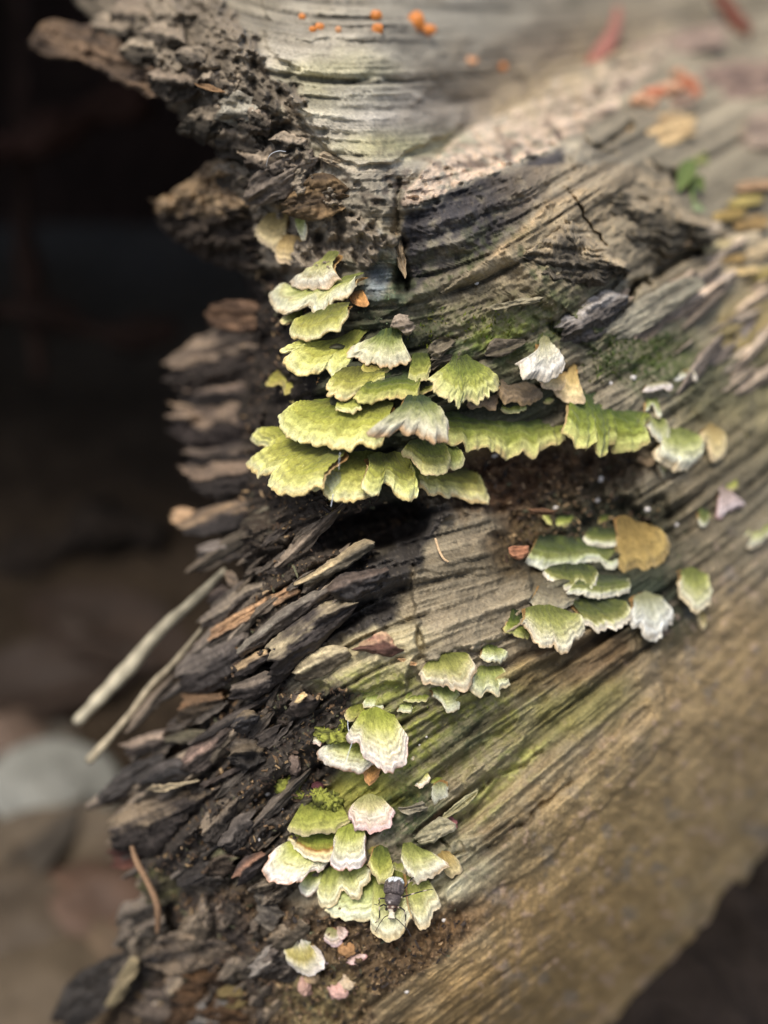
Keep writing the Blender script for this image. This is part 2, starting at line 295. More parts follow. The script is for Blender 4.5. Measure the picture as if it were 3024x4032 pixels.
C = mix(C, (160,144,114), np.clip(c2h/7, 0, 1)*(c2s > 0)*.9); C = mix(C, (196,170,130), np.exp(-(c2s/16)**2)*sst(.3, .8, c2h/7)*.9)  # narrow pale band paints the lit ridge edge into the colour
C = mix(C, (150,134,108), np.clip(c4h/6, 0, 1)*(c4s > 0)*.8); C = mix(C, (170,152,120), np.clip(c5h/8, 0, 1)*.9*sst(-.3, .2, fbm(UU/30, VV/24, 73, 3)))
C = mix(C, (86,92,58), np.clip(c3h/5, 0, 1)*(c3s < 0)*.8*sst(-.2, .3, fbm(UU/25, VV/25, 74, 3)))
bk = fbm(UU/120, VV/120, 77, 4)
Cb = lin((132,121,104))*(1+.35*bk[..., None]); Cb = Cb*(1-sst(.15, .5, fbm(UU/200, VV/160, 78, 3))[..., None]*.62)
C = C*(1-bark[..., None]) + Cb*bark[..., None]; C = mix(C, (46,39,34), hollow*.95)  # near-black wall beside the caps: shade of the gap painted in
mot = fbm(UU/55, VV/55, 97, 4, .6); mot2 = fbm(UU/30+9, VV/30, 98, 3)
sf = (soft*(1-rough))[..., None]
C = C*(1-sf*.0) ; C = C*(1 + sf*(.45*mot[..., None])); C = C*(1-sf*sst(.25, .6, mot2)[..., None]*.4) + lin((196,168,150))*sf*sst(.25, .6, mot2)[..., None]*.4
C = C*(1-sf*sst(.3, .6, fbm(UU/80, VV/80, 99, 3))[..., None]*.5) + lin((120,116,110))*sf*sst(.3, .6, fbm(UU/80, VV/80, 99, 3))[..., None]*.5
stain = sst(.1, .55, fbm(UU/220, VV/130, 96, 4) + .25*G3); C = C*(1-(1-soft)[..., None]*(1-rough)[..., None]*stain[..., None]*.35)
fine = np.clip(1 + (1-.75*soft)*(.17*G1 + .17*G2 + .10*G3) - .35*(1-soft)*sst(1.2, 2.2, -G2), .3, 1.8)*(1-rough) + np.clip(1 + .45*pitn + .3*lump2, .3, 1.9)*rough
C = C*fine[..., None]*(1 + .10*fbm(UU/300, VV/300, 90, 3)[..., None])
speck = sst(.62, .8, fbm(UU/14, VV/14, 93, 2)); C = C*(1-speck[..., None]*.35) + lin((190,175,150))*speck[..., None]*.35*np.where(rough > .4, 1, .4)[..., None]
# ------------------------------------------------------------------ log body
LB = np.array([(-320,170),(-100,230),(0,300),(230,520),(420,660),(600,880),(660,900),(760,760),(880,760),(1070,940),(1180,1000),(1300,900),(1420,800),(1640,790),(1820,800),(1960,860),(2090,860),(2240,960),(2420,900),(2640,840),(2790,780),(2900,640),(3140,540),(3260,500),(3410,520),(3460,590),(3640,650),(3790,640),(3860,520),(4010,400),(4400,300)], float)
RB = np.array([(-320,3600),(2500,3600),(3150,3640),(3350,3420),(3520,3240),(3720,3110),(3920,2970),(4120,2830),(4270,2710),(4400,2600)], float)
NR, NC = 900, 680
rv = np.linspace(-310, 4390, NR); Lb = np.interp(rv, LB[:, 0], LB[:, 1]) + 34*fbm(rv/60, rv*0, 5, 4) + 10*vn(rv/14, rv*0, 8)
Rb = np.interp(rv, RB[:, 0], RB[:, 1]) + 12*fbm(rv/90, rv*0, 6, 3)
s = np.linspace(0, 1, NC); s = s + .0*s
u = Lb[:, None] + (Rb-Lb)[:, None]*s[None]; v = np.repeat(rv[:, None], NC, 1)
relv = samp(REL, u, v)
el = u - Lb[:, None]; er = Rb[:, None] - u
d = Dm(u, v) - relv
kl = np.clip(1-el/170, 0, 1); d += 26*(1-np.sqrt(np.clip(1-kl**2, 0, 1)))
kr = np.clip(1-er/520, 0, 1); d += 75*(1-np.sqrt(np.clip(1-kr**2, 0, 1)))
Pm = at(u, v, D0 + d/1000)
# turn the edges round to the back so that the trunk is solid
def back(col, inward, deep, n):
    out = []
    for k in range(1, n+1):
        q = k/n; uu = u[:, col] + inward*q*q; out.append(at(uu, v[:, col], D0 + (d[:, col] + deep*q)/1000))
    return np.stack(out, 1)
bl = back(0, 240, 110, 8)[:, ::-1]; br = back(-1, -200, 110, 8)
Pm = np.concatenate([bl, Pm, br], 1)
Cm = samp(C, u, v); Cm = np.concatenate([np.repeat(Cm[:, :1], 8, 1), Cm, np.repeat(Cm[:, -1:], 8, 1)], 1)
foot = []
for q in (.25, .5, .75, 1.0):
    f = Pm[-1].copy(); f[:, 2] = f[:, 2]*(1-q) - .03*q; f[:, 1] += .02*q; foot.append(f)
Pm = np.concatenate([Pm, np.array(foot)], 0); Cm = np.concatenate([Cm, np.repeat(Cm[-1:], 4, 0)], 0)
nr, nc = Pm.shape[:2]
LOG = empty('rotting_log', at(np.array(1600.), np.array(2400.), .33), 'large broken rotting log with splintered dark end, covered in bracket fungi', 'log')
LL = np.array(LOG.location)
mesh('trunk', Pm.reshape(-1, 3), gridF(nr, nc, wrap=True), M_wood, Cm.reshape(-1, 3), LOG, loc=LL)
# ------------------------------------------------------------------ pieces of wood on the log
sid = [100]
def slab(name, f, A, B, h, col, col2=None, thick=9, rnd=None, grain=.35, jag=30, mat=None, lump=.6, parent=LOG, M=None, N=None, label=None, mix2=0., colB=None, ter=.9, ed=9, cr=None):
    """a split piece: A upper edge, B lower edge (left to right, photo pixels), h = mm proud at (A left, A right, B left, B right)"""
    sid[0] += 7; sd = sid[0]
    A = toS(f, A); B = toS(f, B)
    ln = np.linalg.norm(np.diff(A, axis=0), axis=1).sum(); wd = np.linalg.norm(A.mean(0)-B.mean(0))
    M = M or int(np.clip(ln/6, 24, 130)); N = N or int(np.clip(wd/5, 14, 60))
    a = resample(A, M, 1); b = resample(B, M, 1)
    sx = np.linspace(0, 1, M)[None]; ty = np.linspace(0, 1, N)[:, None]
    X = a[None]*(1-ty[..., None]) + b[None]*ty[..., None]
    ax = resample(A, 2)[1]-resample(A, 2)[0] + resample(B, 2)[1]-resample(B, 2)[0]; ax /= np.linalg.norm(ax); nx = np.array([-ax[1], ax[0]])
    sl_ = (X@ax); tl = (X@nx)                              # px along / across
    jn = jag*(fbm(tl[:, :1]/16, tl[:, :1]*0, sd, 3)*(1-sx)**4 + fbm(tl[:, -1:]/16, tl[:, -1:]*0, sd+3, 3)*sx**4)
    X = X + jn[..., None]*ax
    en = ed*fbm(sl_/45, sl_*0, sd+5, 5, .65)*((1-ty)**3) + ed*fbm(sl_/45, sl_*0, sd+6, 5, .65)*(ty**3); X = X + en[..., None]*nx
    if np.isscalar(h): h = (h,)*4
    hh = (h[0]*(1-sx)+h[1]*sx)*(1-ty) + (h[2]*(1-sx)+h[3]*sx)*ty
    if cr is None: cr = 7. if (f in ('9', '10') and wd > 55) else 0.
    if cr:
        cp = np.clip(.42 + .16*fbm(sl_/70, sl_*0, sd+30, 3), .2, .7); cw = cr*np.clip(wd/140, .5, 1.2)
        hh = hh + cw*.35 - np.where(ty < cp, (1-ty/cp)**1.2*cw, ((ty-cp)/(1-cp))**1.5*cw*.45)
        front = sst(-.06, .10, ty-cp + .10*fbm(sl_/25, tl/12, sd+31, 3))
    rnd = rnd if rnd is not None else min(thick*.45, wd*MMPX*1000*.24)
    q = np.minimum(np.minimum(sx, 1-sx)*ln, np.minimum(ty, 1-ty)*wd); rr = rnd/(MMPX*1000)*1.1
    q = np.where(q > 0, np.clip(q + 14*fbm(sl_/30, tl/30, sd+2, 3)*np.clip(q/12, 0, 1), .01, None), 0)
    k = np.clip(1-q/rr, 0, 1); ro = rnd*(1-np.sqrt(1-k**2))
    gr = grain*1.5*(fbm(sl_/160, tl/7, sd+8, 4, .6)*1.4 + .9*fbm(sl_/260, tl/20, sd+9, 3)) + lump*(fbm(sl_/70, tl/45, sd+10, 4)*1.6 + .5*fbm(sl_/18, tl/14, sd+11, 3))
    edge = np.clip(q/8, 0, 1)
    gr = gr*1.25 + ter*stair(1.6*fbm(sl_/190, tl/26, sd+20, 3) + .5*fbm(sl_/50, tl/30, sd+21, 2), 1.6) - grain*1.6*sst(.35, .6, fbm(sl_/220, tl/9, sd+22, 3))
    base = Dm(X[..., 0], X[..., 1])
    base = base.mean()*.35 + base*.65
    dd = base - hh + ro - gr*edge
    Pf = at(X[..., 0], X[..., 1], D0 + dd/1000)
    k2 = np.sqrt(np.clip(q/rr, 0, 1)); db = dd + (thick)*k2
    cen = X.mean((0, 1)); Xb = cen + (X-cen)*.97
    Pb = at(np.where(q <= 0, X[..., 0], Xb[..., 0]), np.where(q <= 0, X[..., 1], Xb[..., 1]), D0 + db/1000)
    V = np.concatenate([Pf.reshape(-1, 3), Pb.reshape(-1, 3)])
    Fb = gridF(N, M, M*N)[:, ::-1]; F = np.concatenate([gridF(N, M), Fb])
    c1 = lin(col); c2 = lin(col2 if col2 is not None else tuple(int(x*.7) for x in col))
    m = np.clip(.5 + .75*fbm(sl_/180, tl/22, sd+12, 4) + .35*fbm(sl_/60, tl/60, sd+13, 3) + mix2, 0, 1)[..., None]
    cc = (c1*(1-m)+c2*m)*np.clip(1 + .5*fbm(sl_/200, tl/6, sd+14, 3), .4, 1.7)[..., None]
    if cr: cc = cc*(1 + .6*(1-front))[..., None]*(1-front[..., None]) + (c2*.75*np.clip(1 + .8*fbm(sl_/90, tl/6, sd+32, 3), .4, 2)[..., None])*front[..., None]  # weathered top also painted as lit, front face painted as shaded
    if colB is not None:
        mb = sst(.25, .95, ty + .45*fbm(sl_/90, tl/60, sd+16, 4))[..., None]; cc = cc*(1-mb) + lin(colB)*mb*np.clip(1 + .6*fbm(sl_/60, tl/8, sd+17, 3), .4, 1.7)[..., None]
    cc = cc*np.clip(1 + .35*fbm(sl_/14, tl/10, sd+18, 3), .4, 1.6)[..., None]
    cc = np.concatenate([cc.reshape(-1, 3)]*2)
    o = mesh(name, V, F, mat or M_wood, cc, parent, loc=LL if parent is LOG else None)
    if label: o['label'] = label
    return o
def tube(name, pts3, rad, mat, col=None, parent=None, loc=None, K=10, noise=.1, sd=0, flat=1.0, fl_dir=None):
    P = np.asarray(pts3, float); n = len(P); rad = np.broadcast_to(np.asarray(rad, float), (n,))
    T = np.gradient(P, axis=0); T /= np.linalg.norm(T, axis=1)[:, None] + 1e-12
    ref = np.array(fl_dir if fl_dir is not None else (.31, .2, .93)); ref /= np.linalg.norm(ref)
    U = np.cross(T, ref); U /= np.linalg.norm(U, axis=1)[:, None]+1e-12; W = np.cross(U, T)
    th = np.linspace(0, 2*np.pi, K, endpoint=False)
    ii, jj = np.meshgrid(np.arange(n), th, indexing='ij')
    R = rad[:, None]*(1 + noise*fbm(ii*.35 + sd, jj*1.1, sd, 3))
    V = P[:, None] + R[..., None]*(np.cos(th)[None, :, None]*U[:, None] + flat*np.sin(th)[None, :, None]*W[:, None])
    V = V.reshape(-1, 3); F = gridF(n, K, wrap=True)
    V = np.concatenate([V, P[:1], P[-1:]]); a = n*K
    e0 = [(a, (j+1) % K, j, j) for j in range(K)]; e1 = [(a+1, (n-1)*K+j, (n-1)*K+(j+1) % K, (n-1)*K+(j+1) % K) for j in range(K)]
    T3 = [tuple(x) for x in np.concatenate([F[:, [0, 1, 2]], F[:, [0, 2, 3]], np.array(e0)[:, :3], np.array(e1)[:, :3]])]
    if col is not None:
        c = np.asarray(col, float)
        if c.ndim == 1: c = np.repeat(c[None], n, 0)
        cv = np.repeat(c, K, 0)*(1 + .25*fbm(ii*.3, jj*2, sd+3, 3).reshape(-1, 1)); col = np.concatenate([cv, c[:1], c[-1:]])
    return mesh(name, V, np.array(T3), mat, col, parent, loc=loc)
def px_tube(name, f, pts, wpx, h, mat, col, parent=None, n=30, **k):
    p = resample(toS(f, pts), n, 2); h = np.interp(np.linspace(0, 1, n), np.linspace(0, 1, len(h)), h) if not np.isscalar(h) else np.full(n, h)
    dd = D0 + (Dm(p[:, 0], p[:, 1]) - h)/1000
    wv = np.interp(np.linspace(0, 1, n), np.linspace(0, 1, len(wpx)), wpx)*.5*MMPX*dd/D0
    P3 = at(p[:, 0], p[:, 1], dd)
    loc = LL if parent is LOG else None
    return tube(name, P3, wv, mat, col, parent, loc, **k)
def lumpy(name, c3, rad, mat, col, parent=None, amp=.25, fr=2.0, sd=0, loc=None, n=22, up=None, col2=None):
    th = np.linspace(.02, np.pi-.02, n)[:, None]; ph = np.linspace(0, 2*np.pi, 2*n, endpoint=False)[None]
    D = np.stack([np.sin(th)*np.cos(ph), np.sin(th)*np.sin(ph), np.cos(th)+0*ph], -1)
    nz = fbm(D[..., 0]*fr+sd*3.1 + D[..., 2]*1.3, D[..., 1]*fr - D[..., 2]*fr*.9 + sd, sd, 4, .55)
    V = np.asarray(c3) + D*np.asarray(rad)*(1+amp*nz)[..., None]
    c = lin(col)*(1-.0*nz[..., None]); 
    if col2 is not None: m = sst(-.3, .4, fbm(D[..., 0]*3+sd, D[..., 1]*3+D[..., 2]*2, sd+9, 3))[..., None]; c = c*(1-m) + lin(col2)*m
    c = c*(1+.25*nz[..., None])
    return mesh(name, V.reshape(-1, 3), gridF(n, 2*n, wrap=True), mat, c.reshape(-1, 3), parent, loc=loc)
def surf(f, p, h=0.):
    q = toS(f, [p])[0]; hh = samp(REL, q[0], q[1]); return at(np.array(q[0]), np.array(q[1]), np.array(D0 + (Dm(q[0], q[1]) - hh - h)/1000))
BK = (66,60,56); DG = (92,84,76); TN = (168,148,112); LT = (196,180,146); RD = (116,82,70); BL = (78,76,74)
S = slab
# splintered broken end, left
S('plank','9',[(665,970),(850,820),(1090,660),(1250,680)],[(690,1210),(770,1220),(830,1150),(1000,1000),(1260,740)],(13,9,9,7),(170,156,124),BK,10,mix2=.05,ter=1.3)
S('splinter','9',[(470,1110),(560,1040),(690,985)],[(460,1195),(540,1180),(700,1060)],(8,9,7,8),(176,150,112),BK,7)
S('splinter','9',[(430,1235),(560,1190),(680,1140),(730,1190)],[(400,1330),(560,1340),(660,1300),(730,1230)],(9,9,8,7),(104,94,82),BK,8,M=60)
S('splinter','9',[(860,560),(1100,410),(1280,285),(1350,300)],[(900,620),(1100,520),(1250,440),(1360,350)],(6,10,5,9),(164,146,112),(104,96,80),8)
S('splinter','9',[(280,880),(430,790),(590,700),(880,560)],[(270,960),(480,850),(640,770),(900,620)],(4,7,4,6),(186,148,110),(96,86,78),7,mix2=-.05)
S('splinter','9',[(480,1000),(620,860),(760,745),(990,610),(1090,590)],[(520,1050),(620,1000),(760,890),(1080,650)],(7,9,6,8),(140,134,118),DG,8)
S('splinter','9',[(50,1130),(150,1030),(260,930),(480,840),(560,860)],[(110,1290),(250,1310),(440,1230),(560,1040)],(6,6,5,5),(112,104,94),BK,12,grain=.6,mat=M_dark)
S('splinter','9',[(200,820),(440,640),(540,570),(780,540),(1020,430)],[(230,870),(380,830),(500,690),(660,625),(1010,490)],(3,4,3,3),(130,118,98),DG,6)
S('splinter','9',[(85,190),(250,80),(500,20),(700,-20)],[(110,260),(280,270),(500,200),(660,60)],(8,3,6,2),(158,132,100),BK,10,mat=M_dark,mix2=.12)
S('splinter','9',[(30,110),(110,70),(190,100)],[(60,170),(130,205),(190,160)],(9,8,9,8),(196,164,128),(160,130,100),5)
S('splinter','9',[(190,340),(350,290),(520,290)],[(230,410),(370,450),(540,400)],(6,2,5,1),(112,104,96),(78,71,65),8)
S('wood_lump','9',[(530,180),(640,60),(760,10),(920,40)],[(520,400),(620,485),(720,470),(920,420)],(8,-6,7,-6),(116,110,92),(54,46,38),14,lump=2.2,grain=.2,jag=40,mix2=.15)
S('splinter','9',[(1085,590),(1150,505),(1300,480),(1460,470)],[(1100,670),(1230,695),(1340,635),(1450,540)],(11,8,9,7),(88,76,66),(50,46,44),7,mat=M_dark,lump=1.0,jag=24)
S('splinter','9',[(820,1160),(900,1050),(1100,965),(1205,985)],[(860,1215),(1000,1205),(1130,1120),(1215,1050)],(9,8,7,7),(204,190,150),(110,100,82),6,jag=20)
S('splinter','9',[(1240,980),(1340,930),(1440,870),(1500,930)],[(1240,1015),(1330,1025),(1460,1075),(1530,1030)],(8,9,7,7),(168,142,110),(112,82,70),5,grain=.6,label='reddish brown ridged flake of wood')
S('splinter','9',[(700,1010),(760,1000),(830,960)],[(680,1090),(760,1090),(840,1020)],(11,11,10,10),(60,58,60),(40,38,38),5,mat=M_dark)
S('splinter','9',[(600,470),(760,450),(1000,420)],[(590,520),(760,520),(1000,470)],(2,2,1,1),(90,80,68),BK,6)
S('splinter','9',[(260,620),(360,560),(420,600)],[(270,700),(350,720),(430,660)],(-2,-2,-2,-2),(84,74,66),(58,50,46),7)
S('splinter','9',[(410,500),(450,490),(500,580)],[(420,600),(460,620),(510,610)],(2,2,2,2),(120,104,86),DG,5)
S('splinter','10',[(1050,460),(1100,370),(1190,340),(1250,380)],[(1060,530),(1150,530),(1200,490),(1245,430)],(11,11,9,10),(150,130,96),(52,50,50),8,mat=M_dark,mix2=.25)
S('splinter','10',[(660,720),(760,600),(1000,400),(1060,360)],[(680,800),(800,845),(960,700),(1060,540)],(9,4,8,4),(122,102,90),(72,64,58),10,grain=.5,label='thick reddish grey chip of wood')
S('splinter','10',[(240,610),(380,540),(560,495)],[(240,690),(330,695),(560,610)],(10,6,9,5),(134,118,102),(84,75,68),8)
S('splinter','10',[(60,1000),(150,880),(300,740),(540,670)],[(75,1035),(200,985),(350,880),(580,760)],(12,6,11,5),(80,75,70),(50,46,43),7,jag=6,mat=M_dark,label='dark bluish pointed splinter')
S('splinter','10',[(360,880),(470,770),(640,690),(760,730)],[(410,900),(540,915),(660,880),(800,840)],(12,8,11,8),(78,73,69),(46,43,41),6,mat=M_dark)
S('splinter','10',[(430,895),(560,900),(700,880),(780,860)],[(440,945),(540,952),(640,925),(780,880)],(14,11,14,11),(176,160,128),(112,100,84),5)
S('wood_lump','10',[(130,1180),(250,1040),(500,1000),(700,950),(980,870)],[(160,1375),(330,1400),(480,1440),(640,1320),(760,1150),(990,920)],(10,5,8,4),(122,108,88),(58,52,48),16,lump=1.8,grain=.5,jag=30)
S('wood_lump','10',[(805,1200),(860,1080),(960,1000),(1090,950)],[(870,1350),(960,1345),(1050,1160),(1110,1040)],(11,6,10,6),(112,100,84),(62,56,50),12,lump=1.4,jag=24)
S('splinter','10',[(930,1300),(1000,1200),(1060,1130),(1190,1100)],[(1000,1370),(1080,1425),(1140,1330),(1200,1230)],(12,8,11,8),(96,89,82),(58,53,49),10,grain=.6)
S('splinter','10',[(1055,1550),(1110,1440),(1200,1400),(1270,1380)],[(1080,1635),(1170,1605),(1230,1540),(1280,1480)],(12,9,11,9),(130,96,74),(62,56,54),9)
S('wood_lump','10',[(1035,640),(1060,560),(1160,530),(1290,600)],[(1030,750),(1130,805),(1200,790),(1290,740)],(11,4,10,4),(96,84,66),(56,52,48),12,lump=1.6,jag=20)
S('wood_lump','10',[(680,250),(800,180),(990,220)],[(610,460),(760,475),(990,330)],(4,0,4,0),(120,92,66),(68,58,46),12,lump=1.6,jag=26)
S('wood_lump','10',[(865,1430),(960,1350),(1065,1390)],[(880,1545),(970,1570),(1060,1520)],(8,8,8,8),(100,100,72),(70,60,50),10,lump=1.8)
S('splinter','10',[(640,1590),(760,1490),(860,1465)],[(690,1650),(800,1605),(870,1540)],(8,8,8,8),(78,73,68),(54,50,47),7)
S('splinter','10',[(550,560),(700,500),(860,510)],[(560,600),(700,620),(840,570)],(2,2,2,2),(96,90,72),(64,58,52),6)
S('splinter','10',[(1200,560),(1280,490),(1380,470)],[(1250,640),(1310,620),(1390,520)],(4,5,4,5),(88,80,72),(56,50,46),6)
S('splinter','10',[(1440,290),(1500,220),(1600,230),(1660,260)],[(1420,380),(1530,420),(1620,380),(1680,300)],(7,7,6,6),(100,88,76),(66,58,52),6,grain=.5)
S('splinter','10',[(1490,280),(1535,230),(1565,235)],[(1500,300),(1530,310),(1560,260)],(11,11,11,11),(216,190,140),(190,160,110),3,label='tiny pale straw coloured wood crumb')
S('splinter','10',[(800,900),(950,830),(1110,760)],[(830,930),(960,870),(1110,790)],(5,5,5,5),(84,74,66),(56,50,48),5)
# lower left debris
S('wood_lump','11',[(300,60),(360,40),(430,60)],[(305,140),(360,160),(430,150)],(6,4,6,4),(98,62,50),(70,46,40),10)
S('wood_lump','11',[(430,160),(560,60),(760,60)],[(470,330),(600,330),(760,240)],(2,0,2,0),(96,92,62),(56,50,40),12,lump=2.2)
S('splinter','11',[(640,210),(720,130),(800,120)],[(650,250),(740,240),(810,190)],(8,7,7,7),(74,68,62),(52,47,44),8)
S('wood_lump','11',[(460,600),(560,480),(720,440),(900,520)],[(480,640),(640,700),(780,640),(920,580)],(8,6,8,5),(132,116,96),(56,52,50),12,lump=2.6,jag=40)
S('wood_lump','11',[(10,880),(80,720),(240,610),(400,560)],[(60,960),(180,950),(330,820),(430,660)],(10,6,8,6),(62,57,52),(38,35,32),16,lump=1.5,mat=M_dark)
S('splinter','11',[(350,680),(400,590),(450,600)],[(270,840),(330,850),(440,680)],(14,14,14,14),(150,136,104),(120,108,84),7,jag=8)
S('wood_lump','11',[(640,660),(800,610),(980,640)],[(600,934),(800,960),(1000,940)],(4,4,6,6),(84,62,40),(46,36,28),14,lump=2.6,jag=40)
S('wood_lump','11',[(1000,640),(1060,560),(1110,540)],[(1010,700),(1070,680),(1120,620)],(6,6,6,6),(176,166,152),(100,94,88),6,lump=1.5)
S('wood_lump','11',[(850,760),(900,720),(980,760)],[(850,860),(920,870),(990,820)],(6,6,6,6),(120,104,66),(80,70,48),8,lump=1.6)
S('wood_lump','11',[(700,840),(780,800),(880,820)],[(690,940),(800,950),(880,930)],(6,6,6,6),(126,120,112),(70,66,62),8,lump=2)
S('wood_lump','11',[(1010,280),(1060,260),(1140,300),(1160,350)],[(1040,420),(1100,470),(1140,440),(1170,400)],(4,4,4,4),(108,100,88),(62,58,54),9,lump=1.6)
S('wood_lump','11',[(480,760),(560,740),(640,800)],[(400,900),(520,930),(620,900)],(6,6,8,8),(104,92,80),(58,52,48),10,lump=2)
px_tube('rootlet','11',[(405,40),(425,110),(470,190),(515,280),(540,350),(535,480)],[16,26,22,26,28,14],14,M_wood,lin((140,112,86)),LOG,sd=4)
# upper left lumps
S('wood_lump','S',[(590,790),(760,710),(840,610),(1010,640)],[(620,870),(700,960),(900,1070),(1030,1070)],(22,10,20,6),(146,124,94),(74,64,54),18,lump=4.5,grain=.5,jag=60,ed=34,cr=9)
S('wood_lump','A',[(130,170),(190,80),(330,90),(500,160),(680,280)],[(140,205),(210,248),(400,280),(510,355),(700,440)],(12,12,16,12),(124,102,80),(60,52,46),16,lump=2.6,ed=22,jag=40)
S('splinter','S',[(655,1420),(800,1300),(1010,1260)],[(650,1500),(790,1560),(1010,1500)],(20,8,20,6),(140,122,102),(66,58,52),14,grain=.9,jag=50,lump=1.8,cr=8,ed=20)
S('splinter','S',[(690,1520),(800,1530),(1010,1490)],[(700,1570),(800,1610),(1010,1570)],(16,6,16,6),(120,104,90),(56,50,46),12,grain=.9,jag=40,lump=1.4,cr=6,ed=16)
S('splinter','S',[(662,1590),(790,1600),(1010,1560)],[(690,1720),(800,1790),(1010,1740)],(24,8,22,6),(132,114,94),(60,52,48),16,grain=.9,jag=54,lump=2.0,cr=8,ed=20)
S('splinter','S',[(730,1760),(810,1770),(1010,1730)],[(740,1830),(810,1850),(1010,1810)],(16,6,16,6),(112,98,84),(54,48,44),12,grain=.9,jag=40,lump=1.4,cr=6)
S('splinter','S',[(705,1840),(800,1830),(1010,1800)],[(760,1930),(830,1975),(1010,1920)],(22,8,20,6),(124,106,88),(56,50,46),14,grain=.9,jag=46,lump=1.6,cr=8,ed=18)
S('splinter','S',[(830,1200),(920,1180),(1020,1185)],[(815,1270),(900,1310),(1010,1300)],(18,8,16,8),(130,102,78),(76,60,50),10,lump=1.2)
S('splinter','A',[(1055,850),(1090,740),(1230,680),(1360,640)],[(1060,880),(1150,885),(1260,840),(1370,700)],(11,8,9,7),(136,124,110),(72,64,56),9,grain=.7,jag=22)
S('splinter','A',[(1220,870),(1330,760),(1420,740),(1500,800)],[(1240,930),(1360,960),(1450,930),(1510,870)],(8,7,8,7),(122,100,70),(64,54,44),9,lump=1.6,jag=26)
S('splinter','A',[(1370,670),(1400,650),(1500,690)],[(1380,690),(1440,720),(1510,740)],(6,5,6,5),(166,150,124),(110,98,80),5)
S('splinter','A',[(940,440),(1010,380),(1100,420)],[(940,520),(1040,560),(1120,520)],(4,4,4,4),(176,170,152),(96,88,74),8,lump=2)
S('splinter','A',[(860,360),(920,365),(980,400)],[(870,375),(930,400),(970,405)],(6,6,6,6),(150,118,84),(110,88,64),4)
_r = np.random.RandomState(21)
for (x, y, rr_) in [(430,110,90),(560,210,100),(520,60,80),(690,330,110),(640,140,90),(800,480,110),(860,330,90),(930,560,120),(1010,470,90),(1050,640,100),(1130,560,70),(760,220,80),(1180,760,90),(930,700,80)]:
    t_ = 6.283*np.arange(8)/8 + .5*_r.rand(8); q_ = rr_*(.6+.6*_r.rand(8)); X_ = x + q_*np.cos(t_)*1.1; Y_ = y + q_*np.sin(t_)*.8
    order = [4, 5, 6, 7]; g_ = _r.rand()
    c1 = tuple(int(k_) for k_ in np.array((120,108,92)) + g_*np.array((36,34,30)))
    S('wood_lump', 'S', [(X_[4],Y_[4]),(X_[5],Y_[5]),(X_[6],Y_[6]),(X_[7],Y_[7]),(X_[0],Y_[0])], [(X_[4]+8,Y_[4]+8),(X_[3],Y_[3]),(X_[2],Y_[2]),(X_[1],Y_[1]),(X_[0]-4,Y_[0]+8)], 3+4*_r.rand(), c1, tuple(int(k_*.55) for k_ in c1), 10, lump=2.6, grain=.35, ed=24, jag=20, ter=1.6, cr=5.)
# upper right slabs
S('slab','B',[(520,1070),(620,985),(720,870),(795,850),(870,960),(960,1070),(1070,1150)],[(600,1150),(700,1255),(770,1300),(900,1250),(960,1220),(1010,1200),(1080,1175)],(9,10,8,8),(156,140,112),(98,90,76),11,grain=.8,rnd=3.5,lump=1.8,ed=30,jag=40,ter=1.3,cr=8)
S('slab','B',[(830,800),(860,660),(1000,660),(1220,720),(1260,880),(1420,960)],[(950,1060),(1040,1150),(1140,1175),(1250,1110),(1330,1060),(1430,1040)],(10,9,8,8),(150,134,108),(96,88,72),11,grain=.8,rnd=4,lump=2.0,ed=34,jag=44,ter=1.3,cr=9)
S('slab','B',[(860,600),(1000,480),(1120,340),(1140,430)],[(880,640),(990,610),(1080,560),(1150,470)],(8,8,6,6),(170,148,112),(104,88,68),11,grain=.8,rnd=4,lump=2.2,ed=26,jag=30,ter=1.3,cr=7)
S('slab','B',[(745,1400),(850,1290),(960,1245),(1055,1270)],[(770,1475),(850,1485),(930,1465),(1050,1310)],(6,6,5,5),(146,140,132),(98,92,86),8,grain=.8,rnd=3,lump=1.2,ed=18,cr=5)
S('slab','B',[(935,1430),(1080,1300),(1280,1190),(1375,1200)],[(945,1485),(1100,1445),(1250,1350),(1385,1235)],(9,9,8,8),(172,164,140),(112,106,90),8,grain=.6,rnd=2)
S('splinter','B',[(470,1320),(600,1290),(690,1280)],[(480,1340),(600,1320),(690,1300)],(8,8,8,8),(168,158,128),(120,112,90),4)
S('splinter','B',[(975,640),(1050,540),(1200,480),(1350,500)],[(990,690),(1080,695),(1220,640),(1345,580)],(9,9,8,8),(216,186,136),(120,96,66),11,lump=1.6,rnd=5)  # warm highlight painted into the pale colour
S('splinter','B',[(900,290),(1100,180),(1450,100)],[(1000,330),(1200,255),(1490,190)],(10,10,9,9),(178,154,134),(120,102,90),11,lump=1.2)
S('splinter','B',[(1340,310),(1500,260),(1700,270)],[(1350,430),(1500,440),(1700,400)],(9,9,8,8),(172,146,126),(104,86,76),11,lump=1.4)
S('splinter','B',[(1540,540),(1600,490),(1700,480)],[(1560,630),(1620,650),(1700,640)],(9,9,8,8),(176,156,134),(112,96,84),9,lump=1.2)
S('splinter','B',[(1100,470),(1200,400),(1350,390)],[(1130,540),(1230,490),(1350,450)],(8,8,8,8),(168,140,116),(112,94,80),9,lump=1.6)
